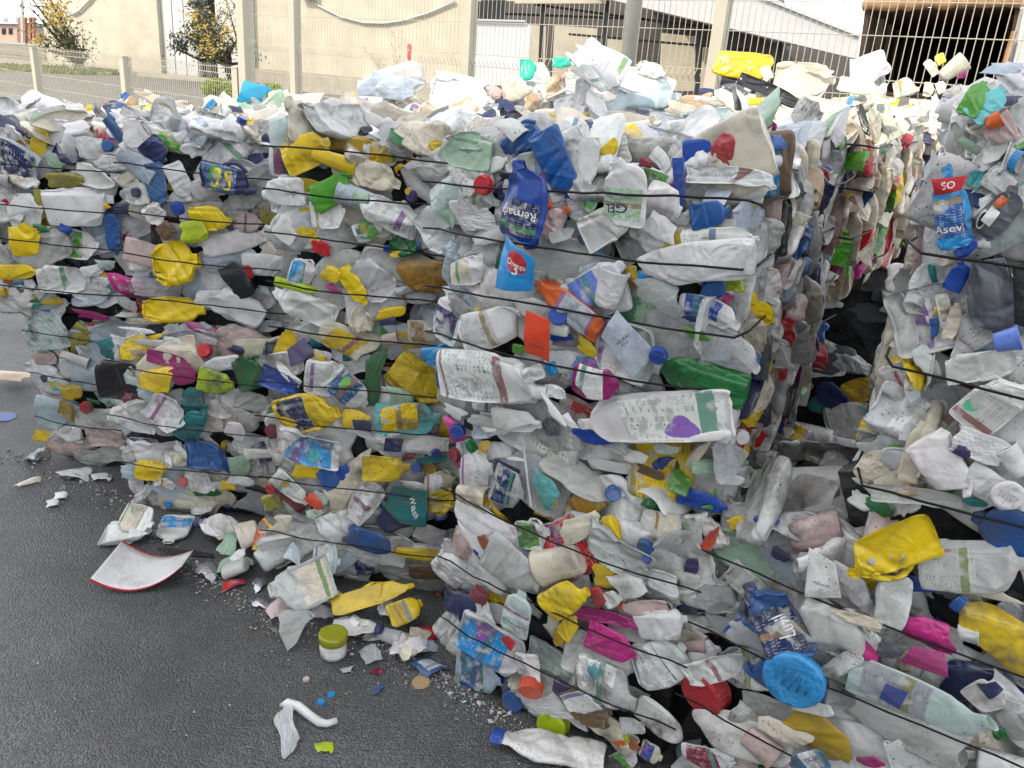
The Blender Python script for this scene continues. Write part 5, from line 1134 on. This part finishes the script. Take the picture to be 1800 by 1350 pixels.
M_DKLF = leaf_mat("dark_leaves", (.03, .042, .022), (.06, .075, .035)); M_LIME = leaf_mat("lime_leaves", (.22, .30, .04), (.38, .45, .08)); M_BARK = simple("bark", (.075, .06, .048), .9)
M_GRASS = leaf_mat("grass_blades", (.14, .2, .04), (.26, .3, .07)); M_DRY = leaf_mat("dry_stems", (.3, .28, .15), (.42, .38, .2))
def leaves(name, mat, pts, size, parent, flat=.6):
    V, F = [], []
    for p in pts:
        a = Vector((U(-1, 1), U(-1, 1), U(-1, 1))).normalized(); b_ = a.orthogonal().normalized(); s = size * U(.6, 1.4); i = len(V)
        p = Vector(p)
        V += [tuple(p - a * s), tuple(p + b_ * s * flat * .6), tuple(p + a * s), tuple(p - b_ * s * flat * .6)]; F.append((i, i + 1, i + 2, i + 3))
    me = build(name, V, F, False); me.materials.append(mat); return mesh_obj(name, me, parent)
def tree(name, base, top_pts, label, cat, mats, n, leaf, spread, limbs, bloom=()):
    r = empty(name, base); tag(r, label, cat); B = Vector(base); ends = []
    mb = MB()
    for tgt in top_pts:
        T = Vector(tgt) - B; mid = T * .5 + Vector((U(-.1, .1), U(-.1, .1), .02)) * T.length
        mb.tube([Vector((0, 0, 0)), T * .22 + Vector((0, 0, .04)) * T.length, mid, T], [limbs, limbs * .75, limbs * .45, limbs * .1], 6)
        for k in range(6):
            t = U(.35, 1.0); p = (mid * (1 - abs(2 * t - 1)) + T * t * .5 + (mid * .5 if t < .5 else T * (t - .5)))
            p = T * t + (mid - T * .5) * (1 - abs(2 * t - 1)); e = p + Vector((U(-1, 1), U(-1, 1), U(-.4, .9))) * spread * .8
            mb.tube([p, (p + e) / 2 + Vector((0, 0, .05 * spread)), e], [limbs * .22, limbs * .14, limbs * .05], 4); ends.append(e); ends.append(p)
    mb.build("trunk", M_BARK, r, True)
    pts, fl = [], []
    for k in range(n):
        e = ends[int(rng.integers(len(ends)))]; q = e + Vector(rng.normal(0, spread * .33, 3))
        pts.append(q)
    leaves("crown", mats[0], pts, leaf, r)
    if bloom:
        for (c, rad, cnt) in bloom:
            c = Vector(c) - B
            fl += [c + Vector(rng.normal(0, rad, 3)) for _ in range(cnt)]
        leaves("blossom", mats[1], fl, leaf * .8, r, 1.0)
    return r
YA = 40.0
def tp3(px, py, Y=YA): return sp(px, py, Y)
tree("flowering_tree", on_ground(143, 122), [tp3(x, y) for x, y in ((60, 20), (78, 5), (95, 40), (110, 55), (70, 60), (128, 75), (140, 85), (88, 78), (104, 12), (50, -10), (80, -20))],
     "wind-bent olive green tree with yellow blossom at far left", "tree", (M_LEAF, M_FLOW), 1000, .085, 1.05, .16, [(tp3(97, 20), .3, 130), (tp3(104, 32), .25, 60), (tp3(68, 74), .24, 60)])
tree("flowering_tree", on_ground(404, 143), [tp3(x, y, 33) for x, y in ((335, 20), (352, 40), (372, 60), (345, 0), (388, 20), (402, 50), (415, 10), (395, -10), (372, 90), (410, 80), (362, 75))],
     "upright tree full of orange-yellow blossom beside the tall fence post", "tree", (M_LEAF, M_FLOW), 900, .07, .7, .10, [(tp3(335, 26, 33), .2, 60), (tp3(350, 50, 33), .28, 80), (tp3(365, 85, 33), .24, 90), (tp3(398, 52, 33), .3, 130), (tp3(402, 4, 33), .34, 100)])
# dark column of ivy between
tree("ivy_column", on_ground(360, 140), [tp3(x, y, 36) for x, y in ((344, -20), (356, -10), (364, 10), (350, 30), (360, 45))], "dark narrow evergreen in the doorway strip behind the blossom tree", "tree", (M_DKLF,), 1300, .10, .5, .1)
# lime bush and weeds by the fence
def bush(name, px0, px1, py0, py1, Y, label, n, leaf, mat):
    c0, c1 = sp(px0, py1, Y), sp(px1, py0, Y); ctr = (c0 + c1) / 2; r = empty(name, (ctr.x, ctr.y, 0)); tag(r, label, "shrub")
    rx, rz = abs(c1.x - c0.x) / 2, abs(c1.z - c0.z) / 2; B = Vector((ctr.x, ctr.y, 0)); pts = []
    for k in range(n):
        v = Vector(rng.normal(0, 1, 3)).normalized() * U(.55, 1.05) ** .7
        pts.append(Vector((v.x * rx * U(.8, 1.1), v.y * rx * .8, ctr.z + v.z * rz)))
    leaves("foliage", mat, pts, leaf, r)
    mb = MB()
    for k in range(7): mb.tube([(U(-.05, .05), U(-.05, .05), 0), (U(-.5, .5) * rx, U(-.4, .4) * rx, ctr.z)], .012, 5)
    mb.build("stem", M_BARK, r)
bush("lime_shrub", 355, 414, 140, 172, 14, "bright lime green shrub at the end of the low fence", 1100, .035, M_LIME)
bush("lime_shrub", 462, 498, 148, 172, 13, "patch of yellow-green weeds below the tall fence beside the cyan piece", 500, .03, M_LIME)
# tall thin weed before the cream wall
wd = empty("tall_weed", tuple(on_ground(700, 190))); tag(wd, "tall thin dry weed with narrow leaves before the cream wall", "plant")
wb = Vector(wd.location); mb = MB(); lp_ = []
for ex_, ey_ in ((692, 52), (702, 80), (652, 92), (668, 108), (688, 70), (720, 96), (640, 84), (726, 110)):
    e = sp(ex_, ey_, wb.y) - wb; s = Vector((U(-.15, .15), 0, 0)); m_ = e * .5 + Vector((e.x * -.12, 0, .05))
    mb.tube([s, m_, e], [.012, .009, .004], 4)
    for k in range(26):
        t = U(.4, 1); p = m_ * (2 - 2 * t) + e * (2 * t - 1) if t > .5 else s * (1 - 2 * t) + m_ * 2 * t; lp_.append(p + Vector(rng.normal(0, .05, 3)))
mb.build("stem", M_DRY, wd); leaves("foliage", M_DRY, lp_, .055, wd, .35)
# verge grass at far left
gv = []
for k in range(9000):
    px, py = U(-20, 300), U(114, 132)
    lim = 118 + (px / 300) * 14
    if not (lim - 1 < py + 0 < lim + 7) or (px > 120 and py < lim + 3): continue
    gv.append(Vector(on_ground(px, py)) + Vector((0, 0, .06)))
gr = leaves("verge_grass", M_GRASS, gv, .16, None); tag(gr, "sunlit green grass verge at far left beyond the fence", "grass", kind="stuff")

# ---- the tall shed behind the photographer whose shadow lies over the yard
EL = math.tan(SUN_EL); hgt = 10.0
shx, shy = -SUN_FROM.x / EL, -SUN_FROM.y / EL
e_p = Vector((-2.7 - shx * hgt, 4.92 - shy * hgt, 0)); e_d = Vector((1, -.35, 0)).normalized()
sb = empty("yard_shed", tuple(e_p), math.atan2(e_d.y, e_d.x)); tag(sb, "tall grey sheet-metal shed behind the viewer shading the yard", "building")
hpart(sb, "wall", M_GREYM, [((-11, -14, 0), (13, 0, hgt - .3))])  # unseen; its length to the right set to hold back skylight
hpart(sb, "roof", M_WPAN, [((-11.3, -14.3, hgt - .298), (13.3, .0, hgt))])

# ================================================================== loose litter on the asphalt, each its own thing
GRIME_DIM[0] = .9
def loose(kind, col, x1, y1, x2, y2, w, desc, cat, name, z=None, nrm=(0, 0, 1), rise=0.0, **kw):
    cx, cy = (x1 + x2) / 2, (y1 + y2) / 2
    zz = .02 if z is None else z
    c = on_ground(cx, cy, zz); n = np.array(nrm, float); n /= np.linalg.norm(n)
    P1, P2 = on_plane(x1, y1, c, n), on_plane(x2, y2, c, n)
    d = math.hypot(x2 - x1, y2 - y1) or 1; qx, qy = -(y2 - y1) / d * w / 2, (x2 - x1) / d * w / 2
    W = np.linalg.norm(on_plane(cx + qx, cy + qy, c, n) - on_plane(cx - qx, cy - qy, c, n))
    L = np.linalg.norm(P2 - P1); T = kw.pop("thick", None) or min(THICK[kind] * min(L, W), .085)
    lift = np.array([0, 0, (T / 2 - zz + .001 if z is None else 0) + rise])
    o = put(kind, col, P1 + lift, P2 + lift, W, n, None, name=name, thick=T, tilt=.05, **kw)
    tag(o, desc, cat); return o
UPN = (0, -.55, .85)
loose("b", "white", 1063, 1338, 868, 1297, 56, "white milk bottle with blue cap lying on the asphalt at bottom centre", "bottle", "plastic_bottle", cap="royal", proto=PROTO["b"][3])
loose("j", "white", 183, 937, 268, 940, 34, "flattened white bottle lying behind the curled white sheet", "bottle", "plastic_bottle")
loose("c", "white", 212, 905, 272, 922, 50, "crumpled white canister with yellowish label at the foot of the second stack", "canister", "plastic_canister", z=.06, nrm=UPN, label="cream")
loose("f", "white", 316, 905, 296, 950, 44, "flat white flask with blue print lying between white litter", "bottle", "plastic_flask", label="sky")
loose("b", "white", 425, 935, 344, 912, 44, "white bottle with navy cap leaning at the foot of the pile", "bottle", "plastic_bottle", z=.06, nrm=UPN, cap="navy")
loose("p", "mint", 390, 975, 418, 930, 34, "pale green crumpled wrapper standing against white bottles", "wrapper", "plastic_wrapper", z=.05, nrm=UPN)
loose("p", "mint", 386, 988, 448, 990, 34, "pale green clear wrapper lying flat beside foil scraps", "wrapper", "plastic_wrapper")
loose("t", "cream", 418, 945, 455, 930, 50, "cream ribbed pot lying on its side in the litter", "pot", "plastic_pot", z=.07, nrm=UPN)
loose("f", "yellow", 458, 968, 474, 905, 32, "yellow and orange printed flask standing in the litter", "bottle", "plastic_flask", z=.10, nrm=UPN, label="orange")
loose("f", "white", 496, 905, 552, 945, 30, "white slim flask leaning on the pile above the milk jug", "bottle", "plastic_flask", z=.12, nrm=UPN)
loose("t", "grey", 500, 960, 455, 990, 54, "grey dirty tub lying left of the milky jug", "tub", "plastic_tub", z=.07, nrm=UPN)
loose("c", "pmint", 548, 985, 600, 985, 56, "pale oval canister with printed back behind the milky jug", "canister", "plastic_canister", z=.12, nrm=UPN, label="white")
loose("j", "grey", 585, 1010, 475, 1050, 88, "milky jug with cream label slumped against the pile", "jug", "plastic_jug", z=.11, nrm=UPN, label="cream")
loose("s", "ice", 510, 990, 530, 955, 34, "torn pale blue corner sticking up from the milky jug", "scrap", "plastic_scrap", z=.17, nrm=UPN)
loose("s", "rose", 470, 1080, 512, 1055, 38, "pinkish torn bottle end beside the grey bag", "scrap", "plastic_scrap", z=.04, nrm=UPN)
loose("p", "grey", 488, 1112, 552, 1075, 72, "crumpled grey see-through bag left of the jar", "bag", "plastic_bag", z=.05, nrm=UPN, mat=M_CLEAR)
loose("j", "yellow", 582, 1066, 728, 1022, 40, "long folded yellow jug lying on the pile's foot", "jug", "plastic_jug", z=.09, nrm=UPN)
loose("f", "yellow", 684, 1086, 744, 1062, 44, "oval yellow bottle base lying right of the folded yellow jug", "bottle", "plastic_flask", z=.06, nrm=UPN, label="ochre")
loose("b", "white", 585, 1095, 672, 1112, 34, "dirty white bottle with navy cap lying behind the jar", "bottle", "plastic_bottle", z=.035, cap="navy")
loose("k", "red", 737, 1110, 762, 1110, 24, "small red cap lying among scraps below the yellow base", "cap", "bottle_cap")
loose("s", "steel", 735, 1150, 775, 1180, 38, "blue and grey printed lid scrap at the foot of the middle bale", "scrap", "plastic_scrap", label="ice")
loose("p", "clear", 634, 1150, 668, 1140, 30, "small clear film scrap right of the jar", "film scrap", "film_scrap")
loose("s", "pmint", 686, 1140, 718, 1128, 26, "pale green crumpled scrap below the navy cap", "scrap", "plastic_scrap")
loose("s", "maroon", 655, 1176, 672, 1166, 14, "small dark red flake on the asphalt", "flake", "plastic_flake")
loose("k", "tan", 729, 1190, 752, 1190, 22, "thin tan disc lying on the asphalt before the middle bale", "disc", "plastic_disc", thick=.006)
loose("s", "steel", 658, 1212, 673, 1192, 11, "slate grey splinter standing out on the asphalt", "flake", "plastic_flake")
loose("s", "grey", 598, 1170, 622, 1168, 12, "small grey flake just below the jar", "flake", "plastic_flake")
loose("s", "lime", 549, 1308, 587, 1304, 22, "lime green flake near the bottom edge", "flake", "plastic_flake", thick=.006)
loose("k", "sky", 558, 1226, 570, 1224, 10, "blue crumb lower of two above the film strip", "crumb", "plastic_crumb")
loose("k", "sky", 577, 1213, 588, 1211, 9, "blue crumb upper of two above the film strip", "crumb", "plastic_crumb")
loose("k", "rose", 534, 1185, 542, 1184, 8, "tiny beige pebble on the asphalt", "pebble", "pebble")
loose("p", "foil", 335, 1000, 385, 1003, 30, "silver foil scrap right of the curled sheet", "foil scrap", "foil_scrap", mat=M_FOIL)
loose("p", "foil", 440, 1015, 463, 1028, 22, "small bright foil scrap upper of two near the bag", "foil scrap", "foil_scrap", mat=M_FOIL)
loose("p", "foil", 436, 1060, 475, 1054, 22, "crumpled foil scrap left of the pinkish bottle end", "foil scrap", "foil_scrap", mat=M_FOIL)
loose("s", "red", 385, 1028, 436, 1014, 16, "red and white printed strip among foil scraps", "scrap", "plastic_scrap", label="red")
loose("s", "white", 97, 832, 160, 828, 20, "long white scrap at the foot of the far left bale", "scrap", "plastic_scrap")
loose("s", "white", 155, 838, 197, 834, 14, "pale printed scrap right of the long white scrap", "scrap", "plastic_scrap", label="pmint")
loose("s", "white", 90, 866, 118, 866, 14, "small white scrap upper of two on open asphalt", "scrap", "plastic_scrap")
loose("s", "white", 76, 880, 104, 878, 14, "small white scrap lower of two on open asphalt", "scrap", "plastic_scrap")
loose("b", "silver", 50, 796, 87, 800, 20, "dull metal can lying at the far left bale's foot", "can", "drink_can", mat=M_FOIL)
loose("s", "cream", 25, 850, 72, 834, 10, "flat beige scraps at the far left edge", "scrap", "plastic_scrap")
loose("s", "tan", 0, 676, 46, 655, 34, "crumpled brown and white wrapper at the left edge", "wrapper", "plastic_wrapper", z=.04)
loose("k", "royal", -4, 727, 18, 726, 14, "blue oval ring at the left edge", "ring", "plastic_ring", thick=.004)
loose("s", "black", 262, 958, 378, 970, 10, "thin black strip lying behind the curled sheet", "strip", "plastic_strip")

# small scraps spilled along the foot of the third stack: nothing tells them apart
for k in range(34):
    px = U(345, 770); py = np.interp(px, [345, 480, 640, 790], [905, 1040, 1090, 1180]) + U(-45, 22)
    kd = "sspfftb"[int(rng.integers(7))]; an = U(0, 6.28); e = U(10, 24)
    o = loose(kd, ("white", "grey", "white", "cream", "ice", "white", "pmint")[int(rng.integers(7))], px - e * math.cos(an), py - e * .6 * math.sin(an), px + e * math.cos(an), py + e * .6 * math.sin(an), U(14, 30),
              "small pale plastic scrap spilled along the foot of the third stack", "scrap", "plastic_scrap", z=U(.012, .05), nrm=(U(-.4, .4), U(-.6, .1), .8))
    o["group"] = "pale scraps spilled at the foot of the third stack"

# jar with olive lid
def lathe(name, prof, mat, parent, n=36, col=None):
    V, F = [], []
    for r_, z in prof:
        for j in range(n): t = 2 * math.pi * j / n; V.append((r_ * math.cos(t), r_ * math.sin(t), z))
    for i in range(len(prof) - 1):
        for j in range(n): a, b_ = i * n + j, i * n + (j + 1) % n; F.append((a, b_, b_ + n, a + n))
    F.append(tuple(range(n))[::-1]); F.append(tuple((len(prof) - 1) * n + j for j in range(n)))
    return mesh_obj(name, build(name, V, F), parent, col, mat)
jp = on_ground(586, 1150); jar = empty("cream_jar", (jp[0], jp[1], .0), .4); tag(jar, "small clear jar with olive green screw lid standing on the asphalt", "jar")
lathe("jar_body", [(.030, .001), (.035, .003), (.0365, .02), (.0365, .045)], M_MILK, jar, col=PAL["white"])
o = lathe("lid", [(.0375, .046), (.039, .048), (.039, .066), (.0375, .0695), (.035, .0708), (.03, .0712), (.012, .0714)], M_HARD, jar, col=lin(150, 152, 20))
V, F = [], []
for i, t in enumerate(np.linspace(-2.4, .2, 14)):
    for z in (.012, .04): V.append((.0371 * math.cos(t), .0371 * math.sin(t), z))
F = [(2 * i, 2 * i + 2, 2 * i + 3, 2 * i + 1) for i in range(13)]
mesh_obj("label", build("label", V, F, True, uv=[(i / 13, z) for i in range(14) for z in (0, .4)]), jar, PAL["white"], M_LABEL)

# curled white panel with red edges
def q3(px, py, z): return Vector(on_ground(px, py, z))
cs = empty("curled_sheet", tuple(on_ground(240, 1000))); tag(cs, "curled white plastic panel with red edges lying on the asphalt", "panel")
cb = Vector(cs.location); nU, nV = 26, 9
fr = [(157, 1019, .05), (185, 1033, .02), (225, 1041, .006), (262, 1034, .012), (296, 1017, .04), (318, 998, .075)]
bk = [(214, 951, .07), (232, 962, .03), (262, 977, .006), (290, 981, .006), (318, 976, .03), (340, 968, .06)]
tt = np.linspace(0, 1, nU); k_ = np.linspace(0, 1, len(fr))
FRp = np.array([q3(*p) for p in fr]); BKp = np.array([q3(*p) for p in bk])
Fi = np.stack([np.interp(tt, k_, FRp[:, a]) for a in range(3)], 1); Bi = np.stack([np.interp(tt, k_, BKp[:, a]) for a in range(3)], 1)
for _ in range(6):
    Fi[1:-1] = .5 * Fi[1:-1] + .25 * (Fi[:-2] + Fi[2:]); Bi[1:-1] = .5 * Bi[1:-1] + .25 * (Bi[:-2] + Bi[2:])
Fi[:, 2] = np.maximum(Fi[:, 2], .004); Bi[:, 2] = np.maximum(Bi[:, 2], .004)
def strip(name, v0, v1, off, mat, col):
    vs_ = np.linspace(v0, v1, nV); G = (1 - vs_)[None, :, None] * Fi[:, None] + vs_[None, :, None] * Bi[:, None] - np.array(cb)
    Nn = grid_normals(G, False); Nn *= np.sign(Nn[..., 2].mean()); T = .0025
    V = np.concatenate([(G + Nn * (off + T)).reshape(-1, 3), (G + Nn * off).reshape(-1, 3)]); n_ = nU * nV
    F = grid_faces(nU, nV, False); F2 = [tuple(q + n_ for q in f[::-1]) for f in F]
    ed = [i * nV for i in range(nU)] + [(nU - 1) * nV + j for j in range(1, nV)] + [i * nV + nV - 1 for i in range(nU - 2, -1, -1)] + [j for j in range(nV - 2, 0, -1)]
    F3 = [(ed[k], ed[k - 1], ed[k - 1] + n_, ed[k] + n_) for k in range(len(ed))]
    return mesh_obj(name, build(name, V, F + F2 + F3), cs, col, mat)
strip("panel", .022, .978, 0, M_HARD, PAL["white"])
strip("red_edge", -.012, .0215, 0, M_HARD, PAL["red"]); strip("red_edge", .9785, 1.012, 0, M_HARD, PAL["red"])

# film strip with a twisted white tube
fs = empty("film_strip", tuple(on_ground(515, 1280))); tag(fs, "clear film strip with a twisted white band near the bottom edge", "film")
mb = MB(); P = [q3(x, y, z) - Vector(fs.location) for x, y, z in ((494, 1240, .012), (505, 1236, .022), (525, 1242, .016), (545, 1258, .012), (562, 1270, .011), (575, 1272, .011), (592, 1266, .012))]
mb.tube(P, [.006, .012, .012, .011, .011, .009, .008], 10); o = mb.build("twisted_band", None, fs, True); o.data.materials.append(None); o.color = (*PAL["white"], 1); o.material_slots[0].link = 'OBJECT'; o.material_slots[0].material = M_HARD
pr = PROTO["p"][2]; o = mesh_obj("film", pr.body, fs, PAL["clear"], M_CLEAR)
a, b_ = on_ground(500, 1244, .02), on_ground(508, 1325, .02); ex = Vector(b_ - a); L = ex.length; ex.normalize(); nz = Vector((0, 0, 1)); ey = nz.cross(ex)
Mx = Matrix((ex, ey, nz)).transposed().to_4x4() @ Matrix.Diagonal((L / pr.size[0], .055 / pr.size[1], .03 / pr.size[2], 1)); Mx.translation = Vector((a + b_) / 2) - Vector(fs.location)
o.matrix_basis = Mx

# countless crumbs, grit and flakes
V, F, Cc = [], [], []
def crumb(p, s, flat):
    i = len(V); p = Vector(p)
    a = Vector((U(-1, 1), U(-1, 1), U(-.3, .3))).normalized(); b_ = a.cross(Vector((0, 0, 1))).normalized(); c_ = Vector((0, 0, 1))
    V.extend([tuple(p + a * s * U(.6, 1.2)), tuple(p + b_ * s * U(.4, 1)), tuple(p - a * s * U(.6, 1.2)), tuple(p - b_ * s * U(.4, 1)), tuple(p + c_ * s * flat)])
    F.extend([(i, i + 1, i + 4), (i + 1, i + 2, i + 4), (i + 2, i + 3, i + 4), (i + 3, i, i + 4)])
foot = [(20, 800), (60, 812), (240, 885), (300, 960), (480, 1090), (640, 1120), (790, 1195), (1000, 1330)]
fx_, fy_ = [p[0] for p in foot], [p[1] for p in foot]
def scatter(n, spread, smin, smax, flat):
    k = 0
    while k < n:
        px = U(-20, 1000); d = abs(rng.normal(0, spread)); py = np.interp(px, fx_, fy_) + d - 8
        if py > 1360: continue
        p = on_ground(px - d * .35, py); crumb((p[0], p[1], .003), U(smin, smax), flat); k += 1
scatter(1300, 26, .0012, .0045, .5)
scatter(900, 16, .0015, .005, .4)
scatter(170, 18, .004, .011, .4)
for k in range(260):
    p = on_ground(U(-10, 900), U(620, 1360)); crumb((p[0], p[1], .003), U(.001, .0038), .6)
me = build("litter_crumbs", V, F, False)
m, nt, b_ = new_mat("crumbs"); gi = N(nt, "ShaderNodeNewGeometry")
r_ = N(nt, "ShaderNodeValToRGB"); cr = r_.color_ramp; cr.interpolation = 'CONSTANT'
cols = [(0, (.45, .45, .44)), (.24, (.22, .2, .17)), (.5, (.06, .05, .045)), (.68, (.33, .34, .35)), (.86, (.62, .62, .6)), (.95, (.05, .2, .42)), (.965, (.4, .05, .06)), (.98, (.55, .42, .06))]
cr.elements[0].position, cr.elements[0].color = 0, (*cols[0][1], 1); cr.elements[1].position, cr.elements[1].color = cols[1][0], (*cols[1][1], 1)
for p_, c_ in cols[2:]:
    e = cr.elements.new(p_); e.color = (*c_, 1)
nt.links.new(gi.outputs["Random Per Island"], r_.inputs[0]); nt.links.new(r_.outputs[0], b_.inputs["Base Color"]); b_.inputs["Roughness"].default_value = .5
me.materials.append(m); tag(mesh_obj("litter_crumbs", me), "crumbs, grit and tiny plastic flakes strewn over the asphalt", "litter", kind="stuff")
